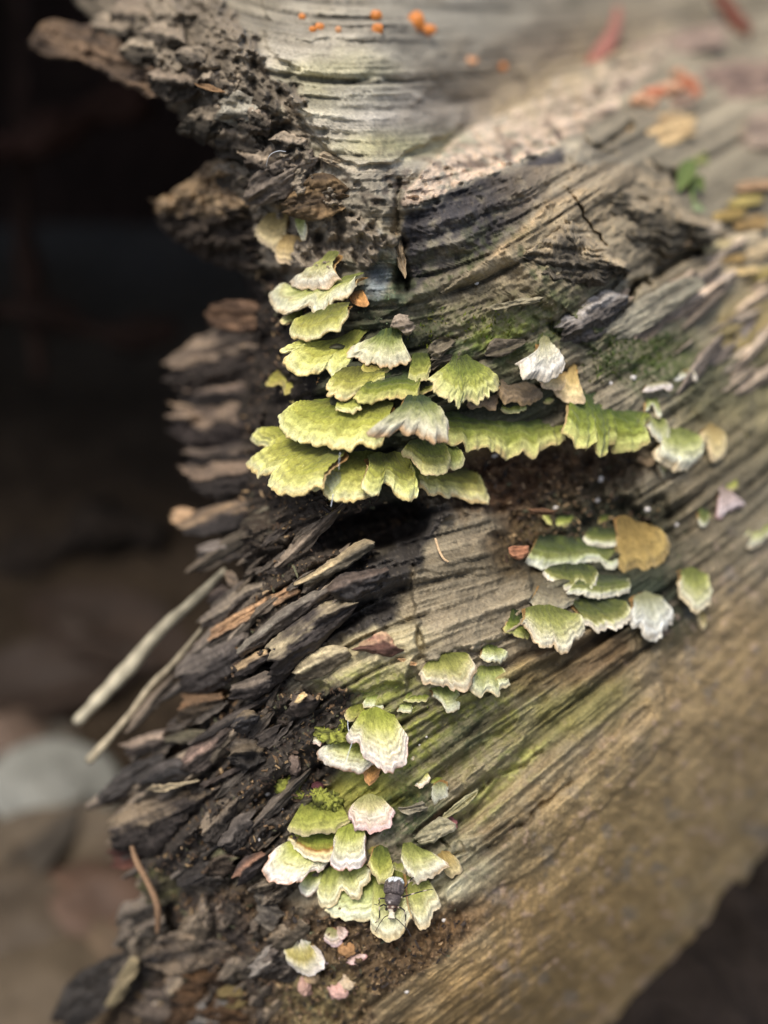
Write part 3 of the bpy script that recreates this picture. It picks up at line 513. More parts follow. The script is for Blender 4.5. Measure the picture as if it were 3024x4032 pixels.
for i, (x, y, a, b, c1) in enumerate([(1380,990,70,50,(226,206,176)),(1440,1060,70,45,(220,200,150)),(1530,1040,90,60,(226,206,170)),(1590,960,80,50,(206,170,110)),(1480,930,80,45,(200,170,100)),(1540,1170,80,35,(224,196,140)),(1620,1080,60,70,(216,192,150)),(1500,1120,60,35,(180,150,96)),(1600,800,90,40,(198,160,120)),(1560,870,80,40,(190,170,100)),(1230,1040,110,60,(150,128,100)),(1640,1180,50,50,(180,160,100))]):  # sunlit look of these chips painted in as pale colours
    S('splinter','B',[(x-a,y+10),(x-a*.3,y-b*.5),(x+a,y-b*.6)],[(x-a*.8,y+b*.7),(x,y+b*.6),(x+a,y+b*.2)],7,c1,tuple(int(k*.72) for k in c1),8,jag=14,lump=1)
S('splinter','3',[(735,330),(790,190),(900,190),(1010,210),(1100,200)],[(745,360),(830,370),(900,380),(960,350),(1080,270)],(3,3,3,3),(124,112,96),(84,78,62),5,jag=14,label='flat grey brown flake of wood')
S('splinter','3',[(190,290),(260,200),(380,180),(440,240)],[(210,390),(300,400),(380,310),(440,270)],(3,3,3,3),(118,108,90),(72,68,50),6,lump=1.8)
S('splinter','3',[(230,420),(330,350),(500,345)],[(260,490),(340,440),(500,390)],(2,2,2,2),(110,100,84),(72,66,52),5)
S('splinter','A',[(50,970),(75,985),(105,1090)],[(45,1000),(60,1150),(85,1195)],(4,4,4,4),(168,148,116),(120,104,80),4) if False else None
S('splinter','Fm' if False else 'S',[(1556,905),(1580,930),(1603,1040)],[(1552,940),(1565,1050),(1590,1085)],(7,7,7,7),(178,156,122),(120,104,84),4,label='pale hanging strip of wood in the crack')
S('splinter','S',[(1530,1285),(1560,1230),(1620,1240)],[(1570,1300),(1600,1330),(1640,1300)],(6,6,5,5),(176,160,140),(120,108,92),4)
S('splinter','6',[(790,160),(850,180),(900,200)],[(780,190),(840,215),(890,235)],(5,5,5,5),(196,160,116),(140,108,76),4)
S('splinter','5',[(95,380),(130,362),(250,365)],[(110,440),(170,470),(220,455),(245,420)],(5,5,5,5),(176,124,92),(140,98,72),4,jag=5,label='small orange brown wood chip stuck on the log')
S('splinter','5',[(255,100),(330,85),(410,115)],[(260,135),(330,150),(405,140)],(4,4,4,4),(124,92,66),(96,70,50),4)
S('splinter','7',[(1225,480),(1330,390),(1450,310),(1540,390)],[(1290,535),(1360,530),(1450,480),(1550,430)],(5,5,4,4),(190,180,150),(140,134,104),5,grain=.6)
S('splinter','7',[(1450,310),(1560,210),(1700,110)],[(1480,350),(1600,270),(1720,170)],(4,4,4,4),(176,170,130),(130,124,92),5,grain=.6)
S('splinter','7',[(1100,250),(1200,240),(1330,200)],[(1120,290),(1220,310),(1330,270)],(3,3,3,3),(166,158,134),(100,94,80),5,grain=.6)
# loose pieces on and beside the log
px_tube('pale_stick','S',[(305,2840),(500,2640),(640,2470),(760,2370),(885,2245)],[40,60,46,28],[4,4,4,2],M_wood,np.array([lin((206,196,168))*k_ for k_ in np.interp(np.linspace(0,1,40),[0,.3,.5,.75,1],[1,.95,.8,.6,.35])*(1+.18*np.sin(np.arange(40)*1.3))]),sd=2,n=40,K=14,noise=.22)
tag(bpy.data.objects['pale_stick'],'thicker pale bare stick jutting from the splintered end of the log','stick','pale sticks')
o = px_tube('pale_stick','S',[(350,2995),(500,2830),(590,2700),(680,2620),(800,2470)],[36,22,27,18],[6,6,6,5],M_wood,np.array([lin((200,186,156))*k_ for k_ in np.interp(np.linspace(0,1,40),[0,.1,.5,1],[.7,1,.85,.4])*(1+.15*np.sin(np.arange(40)*1.7))]),sd=9,n=40,K=12,noise=.25)
tag(o,'thinner pale stick with a swollen tip, below the thicker one','stick','pale sticks')
o = px_tube('twig','B',[(900,270),(960,210),(1000,120),(1010,40)],[60,80,46,30],9,M_wood,lin((168,112,96)),sd=12); tag(o,'blurred reddish pink twig at the top of the log','twig')
o = px_tube('twig','B',[(1560,140),(1500,60),(1440,-20)],[60,60,50],9,M_wood,lin((110,60,46)),sd=13); tag(o,'dark red brown twig behind the top of the log','twig')
# ------------------------------------------------------------------ bracket fungi
PAL = {  # colour along the radius, hinge to rim
 'green': [(0,(66,76,36)),(.35,(118,128,56)),(.65,(168,172,88)),(.92,(218,218,152)),(1,(214,200,146))],
 'moss':  [(0,(46,58,30)),(.35,(80,94,40)),(.7,(142,150,68)),(.92,(206,206,130)),(1,(196,178,120))],
 'yellow':[(0,(88,90,38)),(.3,(136,138,60)),(.58,(176,176,86)),(.84,(214,214,136)),(.95,(232,230,172)),(1,(214,194,132))],  # olive hinge also has the inner shade of the tiers painted in
 'pale':  [(0,(112,120,58)),(.3,(170,176,98)),(.6,(212,214,156)),(.88,(238,238,206)),(1,(226,208,164))],
 'hoary': [(0,(60,76,44)),(.3,(130,142,80)),(.55,(188,194,140)),(.9,(224,224,190)),(1,(202,174,126))],
 'zoned': [(0,(140,150,62)),(.25,(180,186,96)),(.5,(214,216,156)),(.85,(240,238,216)),(.96,(238,230,214)),(1,(196,160,130))],
 'whiterim':[(0,(54,64,36)),(.4,(92,102,52)),(.68,(136,140,80)),(.8,(200,204,150)),(.9,(234,234,212)),(1,(226,220,192))],
 'dim':   [(0,(84,72,36)),(.4,(120,110,50)),(.75,(160,156,76)),(1,(190,176,110))],
 'gold':  [(0,(104,90,50)),(.4,(140,122,70)),(.8,(160,142,86)),(1,(172,152,98))],
 'brown': [(0,(84,74,58)),(.5,(124,110,88)),(.85,(152,134,108)),(1,(146,126,94))],
 'tan':   [(0,(150,130,80)),(.4,(190,170,112)),(.8,(216,200,150)),(1,(226,206,164))],
 'orange':[(0,(120,100,44)),(.5,(186,142,80)),(1,(214,164,104))],
 'lime':  [(0,(112,116,48)),(.4,(146,150,66)),(.8,(172,172,96)),(1,(200,188,140))],
 'banded':[(0,(66,84,30)),(.4,(120,132,50)),(.62,(150,150,66)),(.70,(160,108,60)),(.76,(206,192,130)),(1,(232,226,190))],
 'pink':  [(0,(150,150,96)),(.3,(196,190,140)),(.55,(232,226,204)),(.8,(226,206,190)),(.93,(236,220,216)),(1,(206,170,160))],
 'mauve': [(0,(146,126,112)),(.5,(190,168,158)),(.9,(216,198,192)),(1,(166,128,122))],
 'white': [(0,(150,148,104)),(.35,(206,204,172)),(.8,(232,230,214)),(1,(224,214,190))],
 'shell': [(0,(216,212,196)),(.25,(196,186,120)),(.5,(184,172,96)),(.72,(220,214,180)),(1,(232,224,210))],
 'grey':  [(0,(104,98,76)),(.5,(146,138,110)),(.9,(176,170,140)),(1,(196,190,160))]}
GR = {'u': 'green bracket fungi in the upper tiers', 'r': 'white edged bracket fungi on the right of the log face', 'm': 'small bracket fungi in the middle', 'l': 'pale zoned bracket fungi low on the log', 'p': 'pinkish fungi at the foot of the log', 'x': 'bracket fungi on the right side of the log'}
PLANES = {}; DBG = False
cid = [500]
def cap(label, f, rim, hinge, pal='green', droop=20, neck=1.0, th=1.1, dome=.10, curl=.08, zones=4, teeth=1.0, wave=.5, dz=0.5, group='u', key=None, side=None, embed=.16, M=None):
    cid[0] += 9; sd = cid[0]
    R = toS(f, rim); H = toS(f, hinge)
    if neck < 1.25:
        hc_ = H.mean(0); wr = np.ptp(R[:, 0]); wh = max(abs(H[-1][0]-H[0][0]), 1); H = hc_ + (H-hc_)*np.clip((.74 if group in 'ur' else .55)*wr/wh, 1, 1.6)
    h0 = H[0]; h1 = H[-1]
    dfun = lambda p: D0 + (Dm(p[0], p[1]) - np.clip(samp(REL, p[0], p[1]), -10, 12) + dz)/1000
    P0 = at(h0[0], h0[1], dfun(h0)); P1 = at(h1[0], h1[1], dfun(h1)); Hc = (P0+P1)/2
    Hm = (h0+h1)/2
    if side is not None: l = np.array([math.cos(math.radians(side[0])), math.sin(math.radians(side[0])), math.tan(math.radians(side[1]))])
    else:
        l = P1-P0; l[1] = np.clip(l[1], -.6*abs(l[0]), .6*abs(l[0])); l[2] = np.clip(l[2], -.5*abs(l[0]), .5*abs(l[0]))
    l /= np.linalg.norm(l)
    z = np.array([0, 0, 1.]); o = np.cross(l, z); o /= np.linalg.norm(o)
    if o@(CAM-Hc) < 0: o = -o
    zz = np.cross(o, l); zz = zz if zz[2] > 0 else -zz
    rays = ray(R[:, 0], R[:, 1])
    for _ in range(12):
        de = math.radians(droop); n = o*math.sin(de) + zz*math.cos(de)
        if (-(rays@n)/np.linalg.norm(rays, axis=1)).min() > .42: break
        droop += 5
    e2 = o*math.cos(de) - zz*math.sin(de)
    def hit(p): r_ = ray(p[..., 0], p[..., 1]); k = ((Hc-CAM)@n)/(r_@n); return CAM + r_*k[..., None]
    if key: PLANES[key] = (hit, n, Hc, l, e2)
    M = M or int(np.clip(np.linalg.norm(np.diff(R, axis=0), axis=1).sum()/4.5, 36, 190)); 
    Rp = hit(resample(R, M, 1)); Hp = hit(resample(H, M))
    r2 = np.stack([(Rp-Hc)@l, (Rp-Hc)@e2], 1); h2 = np.stack([(Hp-Hc)@l, (Hp-Hc)@e2], 1)
    df = r2-h2; a = r2.mean(0)-h2.mean(0); ln = np.linalg.norm(df, axis=1).mean(); a /= np.linalg.norm(a)
    arc = np.r_[0, np.cumsum(np.linalg.norm(np.diff(r2, axis=0), axis=1))]*1000     # mm along the rim
    tn = fbm(arc/2.2, arc*0, sd, 3)*.5 + vn(arc/.9, arc*0, sd+4)*.36*teeth + vn(arc/.4, arc*0, sd+2)*.13*teeth
    dl = np.linalg.norm(df, axis=1)*1000
    df = df*(1 + np.clip(tn/np.maximum(dl, 1.5), -.25, .25)*.9)[:, None]
    axp = (df@a)[:, None]*a; lt = df-axp
    N = int(np.clip(ln*1000/.28, 16, 54))
    r = np.r_[np.linspace(-embed, 0, 4)[:-1], np.linspace(0, 1, N)]
    rp = np.clip(r, 0, None)
    q = h2[None] + axp[None]*r[:, None, None] + lt[None]*(np.sign(r)*np.abs(r)**neck)[:, None, None]
    A_ = np.repeat(arc[None], len(r), 0); Rr = np.repeat(r[:, None], M, 1); L = ln*1000
    aw = np.repeat((arc - arc.mean())[None], len(r), 0)*np.clip(Rr, .15, 1)**.6
    wv = wave*(fbm(A_/4.5, A_*0+sd, sd+1, 2)*1.5 + .8*vn(A_/1.6, A_*0, sd+23)*np.clip(Rr, 0, 1)**2)*np.clip(Rr, 0, 1)**2*min(1.6, L*.12)
    phase = Rr*zones + .35*fbm(A_/5, Rr*2, sd+5, 2)
    zn = .17*np.sin(2*np.pi*phase)*sst(.15, .5, Rr)*min(1, L/6)
    fib = .10*fbm(A_/.5, Rr*L/1.2, sd+6, 3)*sst(0, .3, Rr) + .16*fbm(A_/1.1, Rr*L/.9, sd+7, 3) + .12*fbm(A_/3, Rr*L/3, sd+17, 2)*sst(.1, .4, Rr)
    zt = dome*L*np.sin(np.pi*np.clip(Rr, 0, 1)*.8) + wv + zn + fib - curl*L*np.clip((Rr-.65)/.35, 0, 1)**2
    tk = th*(1.35-.85*np.clip(Rr, 0, 1))*min(1, .35+L/14)
    top = Hc + q[..., :1]*l + q[..., 1:]*e2 + (zt/1000)[..., None]*n
    lipA = top[-1] + e2*0 - n*(tk[-1]*.45/1000)[:, None] + (top[-1]-top[-2])/ (np.linalg.norm(top[-1]-top[-2], axis=1)[:, None]+1e-9)*.00012
    bot = top - n[None, None]*(tk/1000)[..., None]
    lipB = bot[-1]
    Vc = np.concatenate([top, lipA[None], lipB[None], bot[-3:-1][::-1]], 0)
    # colours
    st = PAL[pal]; xs = [k for k, _ in st]; cs = np.array([lin(c) for _, c in st])
    rr = np.clip(Rr + .07*fbm(A_/3, Rr*3, sd+8, 3) + .03*fbm(A_/.8, Rr*L/1.5, sd+18, 2), 0, 1)
    cc = np.stack([np.interp(rr, xs, cs[:, k]) for k in range(3)], -1)
    band = np.sin(2*np.pi*phase*1.0 + 1.0)*.5 + np.sin(2*np.pi*phase*2.3)*.25
    zb = {'zoned': .26, 'pink': .3, 'pale': .14, 'banded': .22}.get(pal, .10)
    cc = cc*(1 + zb*band*sst(.25, .6, Rr))[..., None]
    ph2 = phase*1.25 + .22*fbm(A_/2.5, Rr*4, sd+19, 2); fr_ = ph2 - np.floor(ph2); line = np.exp(-((fr_-.5)/.13)**2)*sst(.3, .55, Rr)*(.5+.5*vn(np.floor(ph2)*3.7, A_/6, sd+21))
    la = {'zoned': .95, 'pink': 1., 'pale': .8, 'banded': .8, 'yellow': .5, 'green': .45, 'moss': .5, 'white': .6, 'whiterim': .3}.get(pal, .15)
    cc = cc*(1 - (la*line)[..., None]*np.array([.48,.58,.70]))
    alg = sst(.05, .5, fbm(A_/3.5 + 40, Rr*L/3.5, sd+11, 4))[..., None]*np.clip(1.1-Rr, .1, 1)[..., None]*.5
    if pal not in ('brown', 'mauve', 'gold', 'orange', 'white', 'grey', 'tan'): cc = cc*(1-alg) + lin((106,116,48))*alg
    cc = cc*np.clip(1 + .26*fbm(A_/.45, Rr*L/.6, sd+12, 3) + .30*fbm(A_/1.0, Rr*L/.5, sd+13, 3) + .16*fbm(A_/3, Rr*L/3, sd+14, 2), .4, 1.5)[..., None]
    rt = np.random.RandomState(sd); cc = cc*np.array([1.02,.985,1.0])*(.82 if pal in ('zoned','pale','pink','white','whiterim','shell') else .92)*(1 + .08*float(np.clip(rt.randn(), -1.5, 1)))*(1 + np.clip(rt.randn(3), -1.5, 1.5)*[.035,.02,.04])
    ce = np.repeat(cc[-1:]*.92, 4, 0)
    col = np.concatenate([cc, ce], 0)
    if DBG: print('CAP', len(PLANES), int(Hm[0]), int(Hm[1]), 'hinge', round(((Hc-CAM)@FW-D0)*1000,1), 'rim', round((((Rp-CAM)@FW).mean()-D0)*1000,1), 'droop', droop, 'L', round(L,1), label[:40])
    root = empty('bracket_fungus', Hc, label, 'fungus', GR[group])
    mesh('cap', Vc.reshape(-1, 3), gridF(len(Vc), M), M_cap, col.reshape(-1, 3), root, loc=Hc)
    kk = slice(None, None, 2); bb = bot[:, :]; bb = bb[:-1] - n*.00008
    sub = bb[::2]; Rs = Rr[:-1][::2]
    pc = (lin((150,118,74))*(1-Rs[..., None].clip(0, 1)) + lin((200,176,128))*Rs[..., None].clip(0, 1))*(1+.3*fbm(A_[:-1][::2]/.5, Rs*L*2, sd+15, 2))[..., None]
    if pal in ('mauve', 'pink'): pc = pc*.6 + lin((150,96,100))*.4
    mesh('pore_layer', sub.reshape(-1, 3), gridF(len(sub), M)[:, ::-1], M_pore, pc.reshape(-1, 3), root, loc=Hc)
    return root
c = cap
# upper tiers
c('topmost pale cap on a long green neck, flaring over the tiers','1',[(448,265),(500,300),(560,325),(620,328),(690,305),(735,335),(775,345),(815,320),(850,270),(935,240)],[(775,20),(900,15)],'pale',32,neck=2.2,dz=-4)
c('broad lobed cap with round cream left lobe, under the long necked cap','1',[(470,320),(400,285),(310,290),(250,380),(260,460),(330,530),(420,550),(530,525),(610,465),(640,505),(690,525),(760,500),(800,440),(900,415),(1000,385),(1060,290)],[(640,335),(1040,215)],'pale',20,dz=-13,zones=2)
c('small orange tan wedge shaped cap beside the broad cream lobed cap','1',[(1000,420),(1060,470),(1120,480),(1185,460),(1170,400)],[(1040,335),(1110,330)],'orange',30)
c('narrow green tongue poking out left behind the shell shaped cap','1',[(500,545),(390,580),(355,620),(390,655),(490,630)],[(620,520),(600,610)],'green',18,side=(0,4),dz=4)
c('smooth shell shaped yellow cap below the cream lobed cap','1',[(500,640),(435,720),(470,770),(560,790),(640,805),(730,770),(850,740),(940,690),(995,610),(1005,540)],[(620,560),(980,470)],'yellow',24,zones=2,teeth=.5,dz=-6)
c('wide yellow green fan with a slit and notched front, below the shell cap','1',[(600,815),(430,825),(357,885),(380,930),(500,912),(388,965),(392,1020),(455,1070),(545,1110),(650,1120),(765,1090),(790,1048),(825,1115),(880,1125),(985,1085),(1020,1000),(1110,830)],[(820,805),(1110,735)],'yellow',24,zones=5,dz=-1)
c('hoary white cap with ragged fringe overlapping the wide slit fan','1',[(1000,880),(1010,950),(1080,970),(1130,1010),(1170,1035),(1240,1000),(1270,1070),(1330,1060),(1400,1040),(1460,1070),(1530,1030),(1590,1000),(1560,900),(1510,850)],[(1280,740),(1500,730)],'hoary',34,neck=1.6,teeth=2,dz=-3)
c('yellow cap with finger like lobes at its left, under the hoary cap','1',[(800,1200),(790,1245),(830,1255),(785,1310),(845,1318),(875,1295),(880,1340),(950,1360),(1030,1350),(1090,1310),(1150,1300),(1240,1230),(1340,1170)],[(960,1080),(1300,1090)],'yellow',22,dz=-1)
c('tiny amber nub between the wide slit fan and the finger lobed cap','1',[(700,1160),(690,1205),(760,1200),(770,1230),(830,1200)],[(760,1110),(880,1110)],'orange',20,dz=2)
c('dim olive shelf with a thin spike pointing left, set back in the tiers','1',[(330,1130),(205,1210),(260,1240),(380,1200),(390,1270),(430,1300),(540,1300),(640,1330),(780,1310),(830,1240)],[(430,1080),(780,1150)],'dim',18,dz=8)
c('dim yellowish shelf directly under the spiked olive shelf','1',[(420,1310),(450,1390),(560,1420),(700,1420),(900,1440)],[(500,1270),(900,1320)],'dim',16,dz=8)
c('dark green smooth shelf right of the finger lobed cap','1',[(1040,1350),(1080,1385),(1160,1395),(1260,1380),(1400,1350),(1470,1320),(1560,1370),(1640,1385),(1665,1250)],[(1300,1150),(1580,1110)],'moss',20,dz=0)
c('small square green cap between hoary cap and deeply toothed green cap','3',[(10,590),(70,610),(130,600),(200,590),(230,480)],[(60,370),(200,360)],'green',34,dz=-1)
c('domed green cap with a deeply toothed front edge','3',[(235,540),(260,620),(275,700),(320,715),(345,740),(400,795),(440,770),(470,820),(490,845),(530,790),(560,770),(640,780),(720,790),(790,700),(850,690),(870,610),(895,590)],[(420,380),(620,390)],'green',36,neck=1.3,teeth=2.2,dz=-2)
c('mauve brown lobe peeping out beneath the deeply toothed green cap','3',[(560,820),(610,850),(680,830),(760,840),(810,870),(860,830),(865,720)],[(600,740),(850,690)],'brown',30,dz=1)
c('greyish brown shell right of the deeply toothed green cap','3',[(870,680),(890,760),(950,800),(1020,790),(1080,800),(1190,805),(1275,740)],[(930,590),(1120,610)],'brown',32,dz=0)
c('small dark green shelf end right of the greyish brown shell','3',[(1210,790),(1300,800),(1390,790),(1380,730)],[(1200,715),(1340,700)],'moss',22,dz=2)
c('white cap on a short stalk beside the grey wood block','3',[(1040,410),(1075,470),(1085,560),(1160,570),(1240,545),(1270,570),(1330,590),(1400,560),(1490,460),(1470,420)],[(1240,230),(1340,220)],'white',36,neck=1.7,dz=-2)
c('little crumpled cream cap hanging under the white stalked cap','3',[(1255,590),(1255,650),(1320,655),(1390,680),(1440,680),(1500,620),(1515,560)],[(1340,540),(1480,520)],'tan',40,dz=-1)
c('smooth tan trumpet shaped cap right of the white stalked cap','3',[(1370,670),(1420,740),(1500,785),(1570,805),(1640,795),(1685,775),(1640,680)],[(1510,480),(1590,480)],'tan',34,neck=1.9,teeth=.3,dz=-1)
c('amber nub standing behind the tan trumpet cap','3',[(1520,540),(1545,580),(1590,560),(1600,510)],[(1530,480),(1590,480)],'orange',45,dz=-1)
c('long wavy green shelf stretching above the brown soil recess','3',[(390,1090),(420,1150),(500,1170),(560,1180),(650,1215),(760,1190),(880,1230),(1020,1270),(1110,1240),(1160,1260),(1220,1275),(1260,1215),(1350,1210),(1430,1170),(1495,1130),(1500,1060)],[(300,870),(1430,880)],'moss',24,zones=5,wave=1.0,dz=4)
c('rippled green shelf with lobed edge joining the long wavy shelf','4',[(-60,640),(30,750),(120,800),(180,770),(225,730),(225,790),(280,840),(330,800),(345,720),(400,700),(450,760),(520,820),(590,790),(630,700),(630,610),(655,545)],[(50,270),(420,430)],'moss',30,zones=5,wave=1.2,dz=0)
c('pale twisted ribbon of fungus right of the rippled green shelf','4',[(630,590),(700,700),(800,790),(840,740),(825,640),(780,550)],[(690,520),(755,530)],'pale',45,dz=-1,zones=6)
c('thick cream curled cap at the right end of the upper tiers','4',[(735,790),(760,880),(880,905),(930,960),(1040,940),(1110,870),(1125,780),(1085,735)],[(830,650),(1010,660)],'pale',40,curl=.25,dz=-2,th=1.6)
c('small notched white cap hanging below the thick curled cap','4',[(740,910),(740,1010),(790,1070),(830,1080),(855,1050),(880,1080),(920,1030),(935,920)],[(770,870),(910,870)],'pale',62,dz=-2)
c('dull tan lobe in the shade beneath the rippled shelf end','4',[(550,880),(600,920),(650,930),(720,880),(740,800)],[(610,800),(720,760)],'brown',35,dz=1)
c('lone cream cap with tan drooping tip right of the thick curled cap','4',[(1080,670),(1110,720),(1160,770),(1180,860),(1200,910),(1260,880),(1310,800),(1315,690),(1260,655)],[(1150,610),(1220,610)],'tan',50,dz=-2,group='x')
c('thin hooked pale lobe above the twisted ribbon','4',[(615,490),(650,480),(670,420),(700,430),(720,520),(750,520)],[(640,375),(720,380)],'pale',50,dz=-1)
c('flat pale crusty fungus on the dark mossy wood','4',[(600,300),(640,325),(700,310),(770,285),(840,290),(870,270)],[(640,245),(810,220)],'white',35,dz=-1,group='x')
c('left one of two short white prongs on the mossy wood','4',[(860,215),(880,235),(920,215),(968,180)],[(920,140),(975,150)],'white',45,dz=-1,group='x')
c('right one of two short white prongs on the mossy wood','4',[(990,150),(1040,210),(1080,215),(1050,160)],[(970,120),(1010,120)],'white',45,dz=-1,group='x')
c('lilac white star shaped cap on bare wood at the right','4',[(1240,1200),(1235,1360),(1270,1370),(1330,1300),(1420,1280),(1480,1260),(1400,1220),(1345,1190)],[(1260,1130),(1330,1140)],'mauve',55,dz=-1,group='x')
c('tiny white tipped green cap left of the lilac star shaped cap','4',[(1065,1400),(1090,1430),(1150,1450),(1178,1400),(1155,1340)],[(1075,1310),(1145,1300)],'whiterim',45,dz=-1,group='x')
c('flat greenish patch of cap above the lilac star shaped cap','4',[(1220,1110),(1250,1140),(1310,1150),(1395,1120)],[(1250,1050),(1385,1030)],'lime',40,group='x')
c('blurred whitish green cap at the far right of the wood','S',[(2920,2120),(2945,2160),(2990,2150),(3030,2110)],[(2955,2070),(3030,2060)],'pale',40,group='x')
c('small olive cap filling the gap behind the hoary cap','1',[(1120,1060),(1150,1120),(1230,1140),(1330,1110),(1400,1060)],[(1150,1010),(1380,1010)],'dim',24,dz=0)
c('narrow olive lip between square green cap and dark smooth shelf','3',[(20,680),(80,720),(170,710),(240,670),(300,640)],[(50,610),(280,600)],'moss',26,dz=0)
c('little green lobe between the brown shell and the long wavy shelf','3',[(880,860),(950,900),(1040,890),(1120,850)],[(900,800),(1100,800)],'green',26,dz=0)
c('small yellow lobe below the finger lobed cap','1',[(880,1440),(950,1480),(1050,1470),(1120,1430)],[(900,1370),(1100,1370)],'yellow',24,dz=-2)
c('drooping green lobe between the two lobed cap and the narrow green shelf','2',[(1090,640),(1130,700),(1190,700),(1220,650)],[(1090,560),(1210,560)],'green',34,dz=-2)
# middle shelves
c('large fan shelf with pale scalloped front, above the lobed bottom shelf','2',[(330,170),(260,220),(243,270),(290,340),(370,405),(430,390),(470,425),(560,420),(620,460),(680,445),(715,460),(790,405),(850,430),(915,380),(960,300)],[(500,130),(950,160)],'yellow',22,zones=5,dz=-4)
c('frosted green cap with ragged arched rim overlapping the large fan shelf','2',[(815,340),(845,365),(905,365),(960,360),(1010,330),(1050,355),(1110,350),(1190,370),(1215,420),(1280,390),(1325,410),(1350,350),(1340,290),(1290,265)],[(1060,130),(1240,130)],'hoary',30,neck=1.3,teeth=2,dz=-8,dome=.2)
c('wide leftmost shelf of the bottom tier with three stepped lobes','2',[(200,335),(50,345),(60,395),(180,420),(120,450),(140,480),(20,520),(30,560),(120,625),(240,590),(180,640),(175,695),(260,740),(350,735),(430,700),(520,690)],[(330,330),(620,470)],'yellow',20,zones=6,dz=-9)
c('bottom tier shelf with a silvery slime film on its lobed front','2',[(420,560),(365,585),(365,660),(430,695),(490,705),(520,690),(570,750),(620,780),(720,780),(790,780),(840,740),(870,690)],[(560,480),(860,500)],'yellow',22,zones=6,dz=-3,key='slime')
c('two lobed yellow cap parted by a round notch, bottom tier','2',[(830,590),(790,650),(795,715),(840,745),(900,745),(920,690),(925,645),(975,680),(1010,730),(1080,770),(1150,775),(1160,690),(1090,600)],[(860,500),(1060,500)],'yellow',26,zones=5,dz=-5)
c('brownish stepped cap with bright front, below the frosted arched cap','2',[(1050,455),(1100,500),(1120,550),(1165,570),(1180,610),(1270,625),(1350,600),(1370,540),(1350,470)],[(1100,400),(1320,400)],'green',30,zones=4,dz=-6)
c('small green lobe joined to the right of the brownish stepped cap','2',[(1345,510),(1370,580),(1420,580),(1450,560),(1455,490),(1400,440)],[(1320,420),(1400,420)],'green',30,dz=-4)
c('long narrow green shelf with a pointed right corner, rightmost of bottom tier','2',[(1160,690),(1210,720),(1260,735),(1300,720),(1340,775),(1380,735),(1420,730),(1460,775),(1560,790),(1630,795),(1640,740),(1540,640)],[(1120,560),(1480,580)],'yellow',20,zones=4,dz=0)
c('hidden amber triangular cap hanging beneath the slime filmed shelf','2',[(470,770),(520,820),(560,890),(590,900),(640,840),(690,790)],[(500,710),(660,720)],'gold',40,dz=2)
# right cluster
R = 'r'
c('tiny dark green cap, topmost of the right cluster','5',[(340,155),(400,210),(450,230),(540,230),(585,195)],[(380,130),(560,140)],'moss',20,group=R)
c('minute green nub beside the golden cap','5',[(750,195),(790,215),(835,205)],[(765,150),(840,150)],'moss',30,group=R)
c('green cap with tan rim overlapping the golden cap','5',[(640,310),(690,355),(750,365),(850,365),(940,365),(1000,370),(1022,340),(970,310)],[(720,250),(870,260)],'whiterim',20,teeth=.4,dz=-2,group=R)
c('golden brown smooth cap facing outward, with lobes at its lower edge','5',[(880,400),(900,530),(940,570),(990,540),(1020,510),(1080,545),(1105,570),(1125,500),(1170,525),(1230,490),(1265,400),(1260,310),(1200,240),(1110,225)],[(920,200),(1050,200)],'gold',50,teeth=.6,dz=-6,zones=3,group=R)
c('long dark green shelf with white scalloped rim, right cluster','5',[(220,480),(260,505),(330,520),(440,525),(530,520),(560,500),(600,505),(650,480),(760,465),(790,500),(840,525),(880,525),(905,465),(950,490),(985,450),(960,420),(880,380)],[(400,320),(780,340)],'whiterim',20,dz=-3,group=R)
c('green cap with two white teeth hanging from its rim','5',[(345,560),(370,610),(440,640),(470,650),(490,690),(530,705),(575,690),(580,650),(650,650),(665,690),(690,700),(720,690),(740,620),(752,580)],[(390,520),(710,520)],'whiterim',20,dz=-3,group=R)
c('narrow green shelf just right of the white toothed cap','5',[(520,700),(600,720),(760,740),(800,740),(900,725),(970,700),(985,660),(950,622)],[(680,600),(900,600)],'whiterim',18,dz=-1,group=R)
c('bare greyish wedge below the white toothed cap','5',[(255,765),(300,790),(360,830),(430,855),(500,830),(605,745)],[(340,660),(560,690)],'grey',28,dz=-2,group=R)
c('dark green crinkled lobe at the lower left of the right cluster','5',[(65,970),(130,1010),(200,1040),(255,1045),(270,980)],[(140,850),(240,880)],'moss',40,dz=-1,group=R)
c('large white zoned cap with drooping lobes, lowest of the right cluster','5',[(190,930),(250,980),(290,1060),(330,1120),(390,1110),(420,1080),(450,1130),(500,1150),(545,1120),(565,1050),(620,1045),(655,1000),(650,930),(620,880)],[(220,830),(560,850)],'pale',42,zones=6,dz=-4,group=R)
c('olive brown shelf with small white teeth beside the large white zoned cap','5',[(640,930),(700,940),(740,985),(790,980),(810,940),(850,975),(900,985),(930,930),(990,920),(1005,850),(960,790)],[(560,790),(900,760)],'whiterim',28,dz=-3,group=R)
c('white woolly cap with hanging front, right end of the lowest shelf','5',[(980,850),(990,960),(1020,970),(1050,930),(1080,1040),(1130,1060),(1190,1050),(1210,970),(1270,960),(1290,880),(1250,810),(1190,785)],[(1040,750),(1170,740)],'white',44,dz=-3,group=R)
c('isolated white cap with green centre on the right of the cluster','5',[(1325,640),(1350,740),(1400,800),(1460,860),(1500,830),(1560,800),(1580,720),(1550,660),(1530,590)],[(1380,560),(1500,570)],'pale',46,dz=-2,group=R)
c('thin pale drip of fungus under the isolated white cap','5',[(1470,880),(1490,970),(1515,985),(1540,950),(1530,890)],[(1470,850),(1520,855)],'tan',60,dz=-1,group=R)
